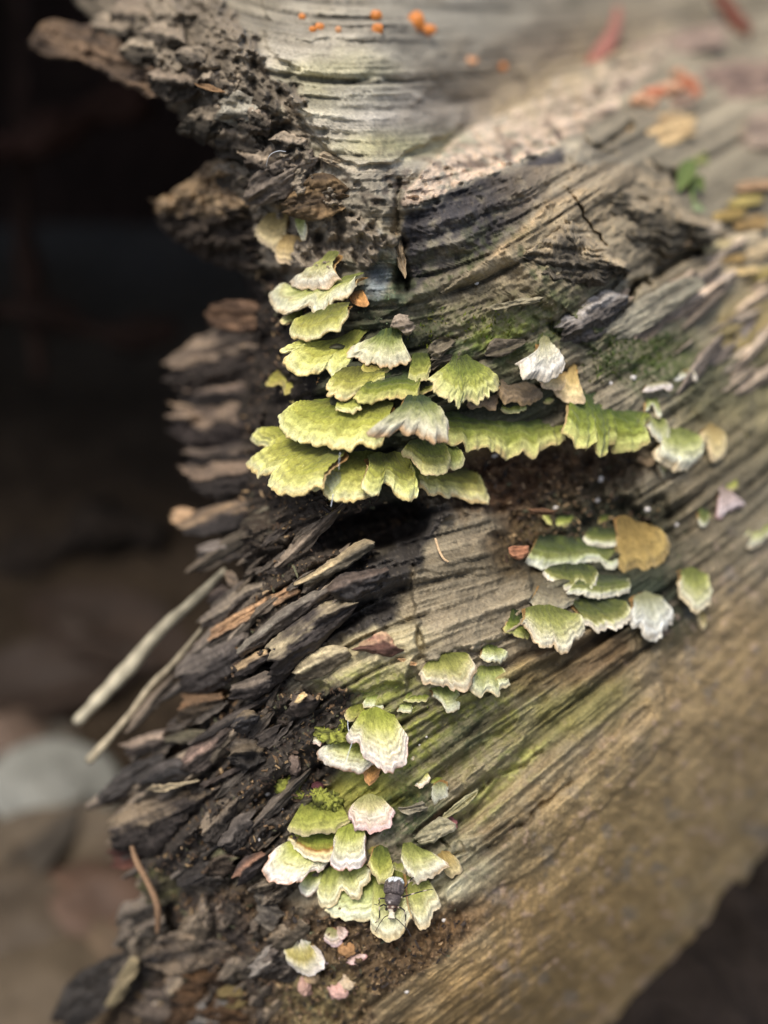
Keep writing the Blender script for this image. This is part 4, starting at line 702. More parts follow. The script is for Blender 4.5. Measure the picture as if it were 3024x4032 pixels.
# middle cluster
m = 'm'
c('small green cap with white right edge, above the twin pale caps','6',[(1365,160),(1400,195),(1450,200),(1520,195),(1578,170),(1560,125)],[(1400,85),(1490,90)],'pale',34,group=m)
c('large pale green cap with scalloped white front, left of the twin pair','6',[(928,270),(940,320),(980,370),(1010,350),(1090,385),(1130,350),(1160,390),(1240,415),(1300,360),(1310,300),(1350,260),(1290,160)],[(965,215),(1265,130)],'pale',36,dz=-3,group=m)
c('ragged pale cap with toothed front, right of the twin pair','6',[(1290,330),(1300,410),(1340,440),(1370,460),(1400,420),(1430,410),(1480,455),(1510,430),(1500,380),(1580,370),(1570,320),(1530,260)],[(1360,240),(1500,230)],'pale',36,dz=-1,group=m)
c('white pointed tip below the twin pale caps','6',[(1240,435),(1250,460),(1290,445),(1315,410)],[(1250,395),(1295,390)],'white',45,group=m)
c('zoned tongue shaped cap hanging below the large scalloped cap','6',[(1020,440),(1080,470),(1110,540),(1140,575),(1180,560),(1215,520),(1222,460),(1210,425)],[(1010,395),(1180,390)],'pale',46,zones=6,dz=-1,group=m)
c('narrow green ledge left of the zoned tongue','6',[(810,475),(880,478),(970,482),(1002,450)],[(840,415),(980,425)],'green',34,group=m)
c('pale green pointed cap above the big ringed cap','6',[(510,495),(530,530),(600,538),(670,520),(640,485)],[(560,435),(640,445)],'pale',34,group=m)
c('thin cream ledge right of the pale pointed cap','6',[(640,460),(700,472),(772,445)],[(655,425),(750,415)],'tan',30,group=m)
c('little oval green cap under the narrow green ledge','6',[(765,548),(820,572),(870,562),(882,530)],[(785,495),(855,495)],'pale',34,group=m)
c('crumpled yellow green cap left of the pale pointed cap','6',[(370,565),(390,610),(430,625),(500,612),(532,580)],[(440,510),(515,505)],'lime',36,group=m)
c('big ringed cap with white bands and pinkish frilled rim','6',[(385,740),(395,775),(430,785),(480,770),(500,820),(500,870),(560,900),(580,930),(640,965),(720,1000),(750,970),(820,940),(840,850),(855,750),(810,700),(790,680)],[(520,580),(720,590)],'zoned',34,zones=7,dz=-3,th=1.5,group=m)
c('white edged fan tucked under the left side of the big ringed cap','6',[(300,790),(215,800),(165,850),(190,890),(270,940),(350,970),(430,985),(500,1010),(560,970),(600,920)],[(360,770),(560,800)],'zoned',28,zones=6,dz=-1,group=m)
c('tan folded lobe hanging under the white edged fan','6',[(515,1000),(530,1060),(570,1100),(630,1050),(645,980)],[(540,940),(625,940)],'orange',60,dz=-1,group=m)
c('tiny pale lobe at the right edge of the big ringed cap','6',[(830,890),(860,908),(888,890),(872,868)],[(825,862),(862,855)],'pale',40,group=m)
c('small pale green cap above the bare streaked wood','6',[(855,1065),(880,1085),(930,1100),(980,1080),(1002,1030)],[(880,1005),(980,995)],'pale',38,group=m)
c('small green top of the folded cap beside bare streaked wood','6',[(1000,1080),(1050,1105),(1100,1100),(1138,1060)],[(1020,1045),(1115,1040)],'lime',34,group=m)
c('white ribbed flap hanging below a small green cap on bare wood','7',[(1365,95),(1365,200),(1390,245),(1420,210),(1435,195),(1450,210),(1485,190),(1492,90)],[(1378,80),(1480,75)],'white',74,dz=-2,zones=7,group=m)
c('tiny bell shaped cream and green cap on black humus','6',[(105,765),(130,800),(170,812),(215,790),(218,740)],[(160,685),(192,685)],'zoned',40,neck=1.5,group=m)
# lower cluster
l_ = 'l'
c('pinkish white ringed cap, uppermost of the lowest group','7',[(725,270),(715,310),(745,360),(790,430),(850,425),(900,450),(990,430),(1060,370),(1070,310),(1080,270),(1040,240)],[(800,195),(980,180)],'pink',30,zones=7,dz=-3,group=l_)
c('lime green lumpy cap with cream edge, left of the pinkish ringed cap','7',[(265,400),(290,460),(400,470),(450,450),(530,440),(600,450),(690,410),(735,350)],[(350,250),(690,260)],'lime',30,dz=-1,group=l_)
c('green cap with an orange brown band, between lime cap and frilled fan','7',[(255,470),(300,560),(350,610),(440,660),(540,675),(610,650)],[(340,440),(620,430)],'banded',28,zones=4,dz=-1,group=l_)
c('large white frilled fan at the far left of the lowest group','7',[(200,545),(110,610),(100,660),(60,720),(70,780),(105,830),(160,810),(240,850),(320,840),(390,810),(420,750),(470,730),(500,750),(550,710),(570,670)],[(310,520),(520,600)],'zoned',26,zones=7,dz=-2,group=l_)
c('tongue shaped green cap with frilled tan rim in the centre of the group','7',[(605,520),(610,580),(580,660),(570,680),(620,720),(690,740),(770,730),(850,690),(865,630),(850,550),(860,470)],[(640,430),(850,420)],'zoned',36,zones=5,dz=-5,group=l_)
c('small drab olive cap behind the tongue shaped green cap','7',[(860,600),(900,620),(940,590),(945,500)],[(865,460),(935,460)],'dim',38,group=l_)
c('little white ringed lobe below the large frilled fan','7',[(345,860),(355,910),(400,935),(450,915),(520,860),(535,815)],[(400,775),(520,745)],'zoned',34,zones=6,dz=-1,group=l_)
c('green cap dividing into two pale rounded lobes','7',[(490,930),(490,970),(500,1000),(560,1020),(620,990),(660,930),(690,880),(710,920),(770,965),(830,940),(820,880),(880,790),(905,740)],[(530,760),(860,690)],'pale',32,zones=4,dz=-2,group=l_)
c('bright green cap with a rounded drooping lip, above the beetle','7',[(870,700),(940,780),(950,820),(980,840),(1020,830),(1080,740),(1055,680)],[(920,580),(1030,580)],'green',38,dz=-3,group=l_)
c('wide green bowl shaped cap left of the beetle','7',[(600,960),(540,1020),(540,1050),(640,1110),(740,1120),(870,1130),(940,1090),(1000,1030)],[(720,860),(1000,790)],'pale',28,zones=5,dz=-1,group=l_)
c('white fronted cap on which the dark beetle stands','7',[(910,1060),(880,1170),(920,1230),(975,1275),(1045,1285),(1130,1240),(1170,1150),(1195,1090)],[(930,800),(1150,800)],'pale',30,zones=5,dz=-2,key='beetle',group=l_,teeth=.5,wave=.2,dome=.04)
c('olive fan with a small white hanging lobe, right of the beetle','7',[(1160,1110),(1225,1090),(1240,1150),(1300,1195),(1350,1160),(1370,1090),(1390,1040),(1440,1030),(1430,960),(1385,880)],[(1140,840),(1330,800)],'pale',34,zones=4,dz=-1,group=l_)
c('large three cornered green cap with pale rim above right of the beetle','7',[(1130,660),(1150,720),(1190,780),(1230,830),(1290,830),(1380,790),(1450,750),(1505,690),(1390,610)],[(1180,555),(1310,580)],'pale',34,dz=-4,group=l_)
c('cream curled lobe at the right tip of the three cornered cap','7',[(1410,620),(1450,720),(1490,785),(1540,790),(1600,750),(1605,700),(1565,640),(1510,605)],[(1430,620),(1490,600)],'tan',46,curl=.2,dz=-1,group=l_)
c('greenish flat lobe hidden between lobed cap and beetle cap','7',[(1050,720),(1080,790),(1150,800),(1190,770)],[(1050,660),(1150,660)],'pale',34,group=l_)
# foot
p = 'p'
c('round white shell with yellow centre among pinkish curls','12',[(300,560),(285,620),(300,700),(360,770),(480,800),(580,810),(650,760),(658,680),(610,600),(550,530)],[(360,500),(500,500)],'shell',58,zones=3,dz=-2,group=p)
c('mauve curled flap under the round white shell','12',[(240,740),(290,830),(380,890),(430,905),(445,830)],[(270,690),(390,780)],'mauve',55,group=p)
c('small pink curl right of the round white shell','12',[(650,690),(690,718),(728,670),(712,620)],[(655,640),(700,620)],'mauve',55,group=p)
c('knotted pinkish white fungus above the round white shell','12',[(655,470),(680,520),(760,525),(825,490),(850,440)],[(680,380),(780,390)],'pink',45,dz=-1,group=p)
c('dark red cup shaped lobe on the knotted pinkish fungus','12',[(790,430),(820,475),(870,455),(872,400),(840,360)],[(775,370),(825,350)],'mauve',55,dz=-2,group=p)
c('wavy mauve rimmed ledge right of the small pink curl','12',[(780,680),(850,690),(920,712),(980,690),(1070,655),(1055,610)],[(820,590),(970,605)],'mauve',45,dz=-1,group=p)
# upper left cream cluster
c('cream lobe, left one of the small blurred cluster under the overhang','A',[(1100,1010),(1130,1060),(1200,1080),(1235,1040)],[(1150,935),(1240,935)],'tan',45,dz=-2)
c('lowest cream lobe of the small blurred cluster under the overhang','A',[(1195,1110),(1220,1145),(1310,1140),(1328,1090)],[(1210,1030),(1310,1035)],'tan',55,dz=-2)
c('pale finger like lobe, right one of the small blurred cluster','A',[(1285,990),(1300,1040),(1325,1035),(1325,970)],[(1275,935),(1320,935)],'pale',60,dz=-2)
# ------------------------------------------------------------------ orange jelly, lichen lumps, crumbs
def lump_at(name, f, p, rpx, mat, col, label, cat, group=None, h=1.0, sd=0, amp=.3, fr=2., col2=None, flat=.7):
    P = surf(f, p, h); dd = (P-CAM)@FW; r = np.array(rpx)*MMPX*dd/D0
    o = lumpy(name, P, (r[0], max(r)*flat, r[1]), mat, col, None, amp, fr, sd, col2=col2)
    return tag(o, label, cat, group)
OJ = (206,128,58); G_ = 'orange jelly fungi on the grey wood'
for i, (f, p, r, lb) in enumerate([('A',(1305,72),(14,12),'small orange jelly blob, lone one above the bright pair'),('A',(1352,126),(14,12),'smaller left blob of the bright orange pair on grey wood'),('A',(1380,118),(18,17),'bright round orange blob, larger of the pair on grey wood'),('A',(1462,127),(13,12),'pale peach blob at the right of the orange pair'),
    ('A',(1625,66),(22,20),'soft orange blob above another, between the pair and the big lump'),('A',(1632,125),(22,22),'soft orange blob directly under another one'),('B',(140,95),(34,38),'biggest orange jelly lump on the grey top wood'),('B',(185,130),(36,20),'orange lobe touching the biggest jelly lump'),('B',(515,288),(16,14),'faint orange dot on the shaded top wood'),('B',(375,262),(26,12),'dull orange smear on the shaded top wood')]):
    lump_at('orange_jelly_fungus', f, p, r, M_jelly, OJ if i not in (3,9) else (206,150,104), lb, 'fungus', G_, 2.0, i+3)
for i, (p, r) in enumerate([((1105,430),(32,24)),((1170,400),(44,20)),((1240,380),(44,20)),((1310,360),(40,26)),((1270,318),(30,18)),((1345,400),(30,22)),((1150,440),(30,20))]):
    lump_at('orange_jelly_fungus', 'B', p, r, M_jelly, (180,112,78) if i % 2 else (196,150,116), 'reddish orange jelly lump in the row on the far ridge', 'fungus', 'orange jelly row on the far ridge', 11., 40+i, .4)
LM = (150,154,70)
for i, (f, p, r, lb) in enumerate([('7',(310,95),(62,50),'yellow green pitted lichen clump on black humus'),('7',(500,195),(40,48),'bright yellow green lump beside the pitted clump'),('7',(600,210),(38,36),'yellow green lump wedged above the lime cap'),('7',(360,160),(18,16),'small bulb hanging off the pitted lichen clump'),
    ('6',(300,715),(66,16),'crescent of yellow green crust around a black hole'),('6',(370,660),(16,28),'upright yellow green crust beside the black hole')]):
    lump_at('lichen_clump', f, p, r, M_moss, LM, lb, 'lichen', 'yellow green lichen clumps', 0.6, 60+i, .75, 5., col2=(70,72,36))
for i, (f, p, r, c_, lb) in enumerate([('12',(470,900),(22,46),(196,160,142),'pinkish crumb below the round white shell'),('12',(500,945),(26,18),(190,154,138),'lower pinkish crumb by the mauve flap'),('12',(850,850),(26,22),(206,186,160),'pale crumb, left of a pair on the brown foot'),('12',(885,890),(26,22),(200,180,150),'pale crumb, right of a pair on the brown foot'),('12',(790,950),(40,36),(210,170,156),'rounded pinkish crumb below the pale pair'),
    ('7',(490,85),(24,10),(84,48,52),'dark maroon jelly bit by the lichen clumps'),('7',(1405,375),(30,24),(176,120,116),'dull pink jelly lump on split wood'),('7',(1480,378),(42,24),(170,112,108),'longer dull pink jelly lump on split wood'),('12',(860,570),(34,30),(170,130,88),'orange brown crumb above the wavy mauve ledge'),('6',(15,945),(28,40),(120,104,92),'grey brown crumb on black humus'),('12',(540,835),(26,20),(200,170,130),'tan crumb below the round white shell')]):
    lump_at('crumb', f, p, r, M_wood, c_, lb, 'crumb', None, 0.8, 80+i, .45, 3.)
for i, (f, p, r) in enumerate([('7',(105,148),9),('7',(45,205),6),('7',(35,500),8),('7',(365,328),7),('10',(1297,968),9),('12',(1425,960),9),('10',(1205,1010),7),('10',(1405,1080),5),('4',(240,1040),14),('4',(215,1220),11),('4',(640,1300),12),('5',(440,95),11),('5',(1315,215),9),('3',(820,1280),14),('3',(555,985),6),('B',(400,1222),9),('7',(1460,1120),9),('4',(330,235),9),('4',(520,190),12),('6',(975,740),5),('6',(925,800),5)]):
    lump_at('mite_egg', f, p, (r, r), M_stone, (210,204,196), 'tiny pale round speck clinging to the log', 'speck', 'pale specks on the log', .2, 120+i, .15)
# ------------------------------------------------------------------ beetle
hit, nB, HcB, lB, eB = PLANES['beetle']
def bp(x, y, h=0.):
    q = toS('8', [(x, y)])[0]; P = hit(q); return P + nB*h/1000
tail = bp(535, 262); nose = bp(462, 950); ax = nose-tail; BLn = np.linalg.norm(ax); ax /= BLn
sB = np.cross(nB, ax); sB /= np.linalg.norm(sB); upB = nB
if sB@RT < 0: sB = -sB
LIFT = 2.6
BO = (tail+nose)/2 + upB*LIFT/1000
pxm = np.linalg.norm(bp(680, 560)-bp(380, 560))/300     # metres per frame-8 pixel across
BE = empty('weevil', BO, 'dark ridged beetle with white tail band and pale snout, walking down a fungus cap', 'beetle')
def bpt(t, x, z): return tail + ax*(t*BLn) + sB*x + upB*z       # t 0 tail .. 1 nose
def shell(name, prof, side=0, col=None, bump=None, K=28):
    """prof rows: t, half width, height above, below (m)"""
    prof = np.array(prof); n = 44; t = np.linspace(prof[0, 0], prof[-1, 0], n)
    # monotone smooth interpolation
    k = np.linspace(prof[0,0], prof[-1,0], n); wv = np.interp(k, prof[:, 0], prof[:, 1]); hv = np.interp(k, prof[:, 0], prof[:, 2]); bv = np.interp(k, prof[:, 0], prof[:, 3])
    ker = np.array([1, 2, 3, 2, 1.])/9
    def sm(a): b_ = np.convolve(np.pad(a, 2, mode='edge'), ker, 'valid'); b_[0] = a[0]; b_[-1] = a[-1]; return b_
    wv, hv, bv = sm(wv), sm(hv), sm(bv)
    if side == 0: th = np.linspace(0, 2*np.pi, K, endpoint=False)
    elif side > 0: th = np.linspace(-np.pi/2, np.pi/2, K)
    else: th = np.linspace(np.pi/2, 3*np.pi/2, K)
    tt, aa = np.meshgrid(np.arange(n), th, indexing='ij'); cx = np.cos(aa); sz = np.sin(aa)
    cx = np.sign(cx)*np.abs(cx)**.85
    X = wv[:, None]*cx; Z = np.where(sz > 0, hv[:, None]*np.abs(sz)**.9, -bv[:, None]*np.abs(sz)) + LIFT/1000
    if side: X = X + side*.00003
    if bump is not None: d_ = bump(k[:, None]+0*aa, X/wv.max()); Z = Z + d_*np.clip(sz, 0, 1); 
    V = tail + ax*(k[:, None, None]*BLn) + sB*X[..., None] + upB*Z[..., None]
    cc = col(k[:, None]+0*aa, X/wv.max(), sz)
    F = gridF(n, K, wrap=(side == 0)); 
    V = V.reshape(-1, 3); cc = cc.reshape(-1, 3)
    e = [V[:K].mean(0), V[-K:].mean(0)]
    V = np.concatenate([V, [e[0]], [e[1]]]); cc = np.concatenate([cc, cc[:1], cc[-1:]]); a0 = len(V)-2; q = (n-1)*K
    T = np.concatenate([F[:, [0,1,2]], F[:, [0,2,3]], [(a0, j+1, j) for j in range(K-1)], [(a0+1, q+j, q+j+1) for j in range(K-1)]])
    return mesh(name, V, T, M_beetle, cc, BE, loc=BO)
W = 150*pxm
def ecol(t, x, s):
    b = sst(.115+.03, .115-.02, t + .03*np.sin(x*11) - .02*np.cos(x*5)); g = 1 + .5*fbm(t*40, x*9, 301, 3) + .35*np.sin(np.abs(x)*26)
    c = lin((82,74,72))*g[..., None] + lin((150,138,128))*(sst(.25, .6, fbm(t*30, x*14, 302, 3))*.35)[..., None]
    dk = np.exp(-(((t-.325)/.02)**2 + ((np.abs(x)-.33)/.14)**2)); c = c*(1-dk[..., None]*.75)
    return c*(1-b[..., None]) + lin((228,236,240))*b[..., None]*(1+.3*np.sin(x*40))[..., None]
ebump = lambda t, x: .00006*np.sin(np.abs(x)*26) + .00004*fbm(t*60, x*20, 303, 2) - .00012*np.exp(-((x)/.05)**2)
ep = [(.0,.45*W,.0006,.0003),(.03,.72*W,.0013,.0007),(.10,.92*W,.0020,.0010),(.22,1.0*W,.0024,.0012),(.36,1.0*W,.0024,.0012),(.405,.93*W,.0021,.0011),(.42,.85*W,.0017,.0010)]
shell('wing_case', ep, 1, ecol, ebump); shell('wing_case', ep, -1, ecol, ebump)
def pcol(t, x, s):
    c = lin((78,70,68))*(1+.6*fbm(t*50, x*10, 311, 3))[..., None]
    m = np.exp(-((x/.09)**2 + ((t-.63)/.025)**2)) + .7*np.exp(-(((np.abs(x)-.35)/.08)**2 + ((t-.59)/.012)**2)) + .6*np.exp(-((x/.08)**2+((t-.425)/.02)**2))
    return c*(1-np.clip(m, 0, 1)[..., None]) + lin((214,204,196))*np.clip(m, 0, 1)[..., None]
shell('thorax', [(.41,.72*W,.0014,.0009),(.44,.80*W,.0019,.0010),(.52,.82*W,.0021,.0011),(.60,.76*W,.0019,.0010),(.66,.62*W,.0015,.0009),(.685,.5*W,.0011,.0008)], 0, pcol, lambda t, x: .00006*fbm(t*60, x*14, 312, 3))
def hcol(t, x, s):
    c = lin((84,60,50))*(1+.4*fbm(t*50, x*8, 321, 3))[..., None]; m = np.clip(sst(.76, .80, t+.0*x)*sst(.62, .4, np.abs(x)) + np.exp(-(((np.abs(x)-.55)/.16)**2 + ((t-.725)/.018)**2)), 0, 1)
    return c*(1-m[..., None]) + lin((214,206,180))*m[..., None]
HD = shell('head', [(.665,.42*W,.0009,.0007),(.70,.50*W,.0013,.0008),(.76,.50*W,.0013,.0008),(.80,.40*W,.0010,.0007),(.83,.32*W,.0007,.0006)], 0, hcol)
shell('snout', [(.81,.30*W,.0007,.0005),(.86,.26*W,.0006,.0005),(.91,.30*W,.0006,.0005),(.95,.38*W,.0005,.0004),(.985,.34*W,.0003,.0003),(1.0,.2*W,.0001,.0001)], 0, lambda t, x, s: lin((222,214,186))*(1+.3*fbm(t*50, x*5, 331, 3))[..., None]*np.where(t > .97, .3, 1)[..., None])
for sg in (-1, 1):
    P = bpt(.775, sg*.46*W, .0008+LIFT/1000); lumpy('eye', P, (.00030,.00042,.00030), M_beetle, (26,18,16), HD, .05, 2, 5, loc=BO, n=12)
def leg(name, pts, w0, w1, bands=True, n=30, par=None):
    # pts: (x, y, height mm) in frame-8 pixels
    P = np.array([bp(x, y, h) for x, y, h in pts]); P = resample(P, n); r = np.linspace(w0, w1, n)*pxm*.5
    tt = np.linspace(0, 1, n); c = np.repeat(lin((34,28,28))[None], n, 0)
    if bands: b = sst(.5, .9, np.sin(tt*17 + 1)); c = c*(1-b[:, None]) + lin((206,190,170))*b[:, None]
    return tube(name, P, r, M_beetle, c, par or BE, BO, K=8, noise=.12, sd=3)
leg('leg', [(430,760,2.2),(340,705,2.6),(255,735,2.2),(215,900,1.0),(150,965,.5),(70,1000,.4)], 25, 9)
leg('leg', [(420,620,2.4),(350,605,2.6),(265,605,2.6),(225,660,1.4),(180,690,.7),(110,670,.5)], 25, 9)
leg('leg', [(560,745,2.2),(620,760,2.6),(670,800,2.4),(650,900,1.2),(625,970,.7),(618,1070,.3)], 25, 9)
leg('leg', [(600,590,2.2),(690,570,2.6),(770,540,2.4),(850,505,1.9),(1000,450,1.2),(1085,435,.9)], 26, 9)
leg('leg', [(640,460,2.2),(700,420,2.6),(735,350,2.4),(770,270,1.8),(830,215,1.4),(875,170,1.2)], 26, 9)
leg('leg', [(420,480,2.2),(370,430,2.2),(348,360,1.8),(345,320,1.2)], 24, 12)
leg('antenna', [(400,880,2.4),(350,910,2.6),(260,1010,2.2),(200,1080,1.6),(160,1130,1.3)], 12, 9, False, par=HD)
leg('antenna', [(520,920,2.4),(590,970,2.6),(650,1040,2.2),(700,1110,1.6),(740,1215,1.2)], 12, 14, False, par=HD)
# ------------------------------------------------------------------ silk, slime film, spine of needles
def thread(f, pts, h, lb, w=2.2):
    p = resample(toS(f, pts), 24, 2); dd = D0 + (Dm(p[:, 0], p[:, 1]) - np.interp(np.linspace(0, 1, 24), np.linspace(0, 1, len(h)), h))/1000
    o = tube('silk_thread', at(p[:, 0], p[:, 1], dd), w*.5*MMPX, M_silk, None, K=6, noise=0); tag(o, lb, 'thread', 'silk threads')
thread('6',[(405,620),(404,660),(412,700)],[7,8,9],'short silk strand hanging from the crumpled yellow green cap',2.5)
thread('6',[(438,775),(415,840),(392,920)],[11,13,14],'silk strand lying across the white edged fan',2.2)
thread('2',[(645,465),(640,530),(638,580)],[14,16,17],'fine silk line above the slime filmed shelf',1.2)
thread('2',[(600,740),(592,790),(586,820)],[15,15,15],'glistening drip below the slime film',4)
thread('A',[(1150,720),(1160,670),(1200,650),(1235,655)],[14,15,14,12],'curved silk thread under the overhang',2.5)
px_tube('needle','9',[(945,-10),(950,30)],[4,4],10,M_wood,lin((200,180,150)),LOG) if False else None
o = px_tube('dry_tendril','S',[(1715,2120),(1725,2160),(1745,2200),(1765,2212)],[9,11,10,8],7,M_wood,lin((206,176,136)),sd=5); tag(o, 'thin pale curved tendril stuck on the dark wood edge', 'tendril')
hs, nS, HS, lS, eS = PLANES['slime']
pts = [(523,650),(545,635),(580,610),(620,610),(650,625),(645,680),(630,700),(600,735),(590,760),(570,720),(540,690)]
ring = [hs(toS('2', [p])[0]) + nS*.0014 for p in pts]; cen = np.mean(ring, 0) + nS*.0006
Vs = np.array([cen] + [cen + (r-cen)*.6 for r in ring] + ring); k = len(pts)
Ts = [(0, 1+i, 1+(i+1) % k) for i in range(k)] + [(1+i, 1+k+i, 1+k+(i+1) % k) for i in range(k)] + [(1+i, 1+k+(i+1) % k, 1+(i+1) % k) for i in range(k)]
M_film = material('slime_film', .18, .9, 2500, .3, .9, .0006, fixed=(176,186,176))
M_film.node_tree.nodes['Principled BSDF'].inputs['Alpha'].default_value = .3
o = mesh('slime_film', Vs, np.array(Ts), M_film); tag(o, 'silvery dried slime film on a lobed yellow shelf', 'slime')
# ------------------------------------------------------------------ moss: tiny leaves over the damp wood
def moss(label, spots, n, sz, col, seed):
    r = np.random.RandomState(seed); V = []; C_ = []
    for (u0, v0, ru, rv_, ang) in spots:
        a = math.radians(ang); k = int(n*ru*rv_/8000)
        rr = np.sqrt(r.rand(k)); th = r.rand(k)*2*np.pi; x = rr*np.cos(th)*ru; y = rr*np.sin(th)*rv_
        uu = u0 + x*math.cos(a) + y*math.sin(a); vv = v0 - x*math.sin(a) + y*math.cos(a)
        keep = fbm(uu/28, vv/28, seed, 3) + .5*(1-rr) > .05; uu = uu[keep]; vv = vv[keep]
        dd = D0 + (Dm(uu, vv) - samp(REL, uu, vv) - .1)/1000; P = at(uu, vv, dd)
        nrm = (CAM-P); nrm /= np.linalg.norm(nrm, axis=1)[:, None]; nrm += np.array([0, 0, .7]) + r.randn(len(P), 3)*.55; nrm /= np.linalg.norm(nrm, axis=1)[:, None]
        sd_ = np.cross(nrm, r.randn(len(P), 3)); sd_ /= np.linalg.norm(sd_, axis=1)[:, None]; L_ = sz*(.5+r.rand(len(P)))[:, None]/1000
        tri = np.stack([P - nrm*L_*.4 - sd_*L_*.22, P - nrm*L_*.4 + sd_*L_*.22, P + nrm*L_ + sd_*L_*.3*r.randn(len(P), 1)], 1)
        V.append(tri.reshape(-1, 3)); cc = lin(col)*(1 + .45*r.randn(len(P), 1)).clip(.3, 2); cc = cc*(1+.25*r.randn(len(P), 3)*[.6,.3,.4]).clip(.4, 1.8); C_.append(np.repeat(cc, 3, 0))
    V = np.concatenate(V); o = mesh('moss', V, np.arange(len(V)).reshape(-1, 3), M_moss, np.concatenate(C_), smooth=False)
    struct(o, 'stuff'); tag(o, label, 'moss')
moss('olive green moss on the ledge above the toothed green cap', [(1930,1280,140,60,-20),(2010,1300,90,45,-25),(1760,1250,90,40,0),(1820,1330,130,40,10),(2150,1290,60,60,0),(1680,1330,90,50,0)], 130, .8, (112,122,44), 5)
moss('dark green moss on the wood right of the tan trumpet cap', [(2480,1400,190,70,12),(2620,1380,110,60,20),(2380,1470,120,50,0),(2550,1480,130,40,0),(2450,1330,110,50,20)], 260, 1.0, (74,92,36), 6)
moss('dusty blue green moss beside the tiered caps', [(1480,1150,80,130,-15),(1530,1270,80,60,0),(1450,1330,60,50,0),(1560,1400,60,40,0)], 90, .6, (104,122,92), 7)
moss('damp green moss behind the lowest caps', [(1560,3300,80,60,0),(1610,3360,70,50,0),(1500,3240,60,40,0),(1620,3260,60,30,20),(1640,3130,70,50,0),(1580,3030,60,40,0)], 110, .6, (88,116,48), 8)
moss('thin moss around the right cluster of white edged caps', [(2560,2420,110,70,0),(2630,2260,70,90,0),(2100,2440,70,50,0),(2660,2050,70,60,0),(2330,2110,90,30,0)], 70, .6, (66,84,42), 9)
moss('yellow green fuzz below the split wood and above the big ringed cap', [(1480,2700,140,40,0),(1530,2780,80,60,0),(1500,2840,80,40,0),(1700,2820,90,60,-20),(1450,3120,110,50,0)], 90, .5, (164,170,84), 10)
moss('yellowish moss on the far right wood', [(2900,1700,120,50,35),(2960,1500,80,40,30),(3000,1180,60,60,30),(2840,2020,60,40,20)], 60, .8, (150,150,70), 14)
# ------------------------------------------------------------------ seedling in the upper right
SE = empty('seedling', surf('B', (1290,800)), 'blurred small green seedling in a gap of the upper wood', 'plant')
for i, (p0, p1, w_, c_) in enumerate([((1330,690),(1270,830),80,(100,114,62)),((1330,690),(1400,680),60,(150,152,96)),((1350,760),(1380,830),50,(92,106,60)),((1330,880),(1390,910),40,(130,142,108))]):
    A3 = surf('B', p0, 3); B3 = surf('B', p1, 9); n_ = 12; tt = np.linspace(0, 1, n_); wd = np.sin(np.pi*(tt*.92+.04))*w_*.5*MMPX*1.2
    dr = (B3-A3); sd_ = np.cross(dr, CAM-A3); sd_ /= np.linalg.norm(sd_); nn = np.cross(sd_, dr); nn /= np.linalg.norm(nn)
    g = np.linspace(-1, 1, 7); V = A3 + dr*tt[:, None, None] + sd_*(wd[:, None]*g[None])[..., None] + nn*((np.abs(g)[None]*wd[:, None]*.35 + np.sin(np.pi*tt)[:, None]*.001))[..., None]
    mesh('leaf', V.reshape(-1, 3), gridF(n_, 7), M_moss, np.repeat(lin(c_)[None], n_*7, 0), SE, loc=np.array(SE.location))
tube('stem', np.array([surf('B',(1335,900),-2), surf('B',(1330,800),3), surf('B',(1330,690),4)]), .0006, M_moss, lin((96,120,60)), SE, np.array(SE.location))
# ------------------------------------------------------------------ ground, bank, stones, litter
n = 150; gx = np.sign(np.linspace(-1, 1, n))*np.abs(np.linspace(-1, 1, n))**5*150 + np.linspace(-1, 1, n)*.9; X, Y = np.meshgrid(gx, gx + .4)
Z = .010*fbm(X*18, Y*18, 400, 4) + .02*fbm(X*3, Y*3, 401, 3)
cg = lin((56,47,37))*(1 + .5*fbm(X*25, Y*25, 402, 3))[..., None]
struct(mesh('ground', np.stack([X, Y, Z], -1).reshape(-1, 3), gridF(n, n), M_soil, cg.reshape(-1, 3)))
# dark bank behind the log end, overhang added to block skylight
th = np.linspace(-.35, 2.35, 60)[:, None]; xx = np.linspace(-1.6, -.02, 90)[None]
rad = .34 + .03*fbm(th*3, xx*4, 410, 4) + .010*fbm(th*14, xx*14, 411, 3)
yc = .54 + .10*xx*0; zc = .26
Yb = yc + rad*np.cos(th*1.0 - .15)*1.0 + 0*xx; Zb = zc + rad*np.sin(th - .15)*1.05 - .0
Xb = xx + 0*th
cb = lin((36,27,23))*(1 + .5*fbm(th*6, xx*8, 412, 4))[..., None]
Vb = np.stack([Xb, Yb, Zb], -1); nrb, ncb = Vb.shape[:2]
Vo = Vb.copy(); Vo[..., 1] = yc + (Vb[..., 1]-yc)*1.5 + .05; Vo[..., 2] = zc + (Vb[..., 2]-zc)*1.35
struct(mesh('shading_bank', np.concatenate([Vb.reshape(-1, 3), Vo.reshape(-1, 3)]), np.concatenate([gridF(nrb, ncb), gridF(nrb, ncb, nrb*ncb)[:, ::-1],
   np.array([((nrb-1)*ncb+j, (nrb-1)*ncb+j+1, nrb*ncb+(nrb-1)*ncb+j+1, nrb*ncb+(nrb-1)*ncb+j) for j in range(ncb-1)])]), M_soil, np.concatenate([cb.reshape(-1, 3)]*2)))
def gpt(u, v, z=0.):
    r_ = ray(np.array(u), np.array(v)); k = (z-CAM[2])/r_[2]; return CAM + r_*k
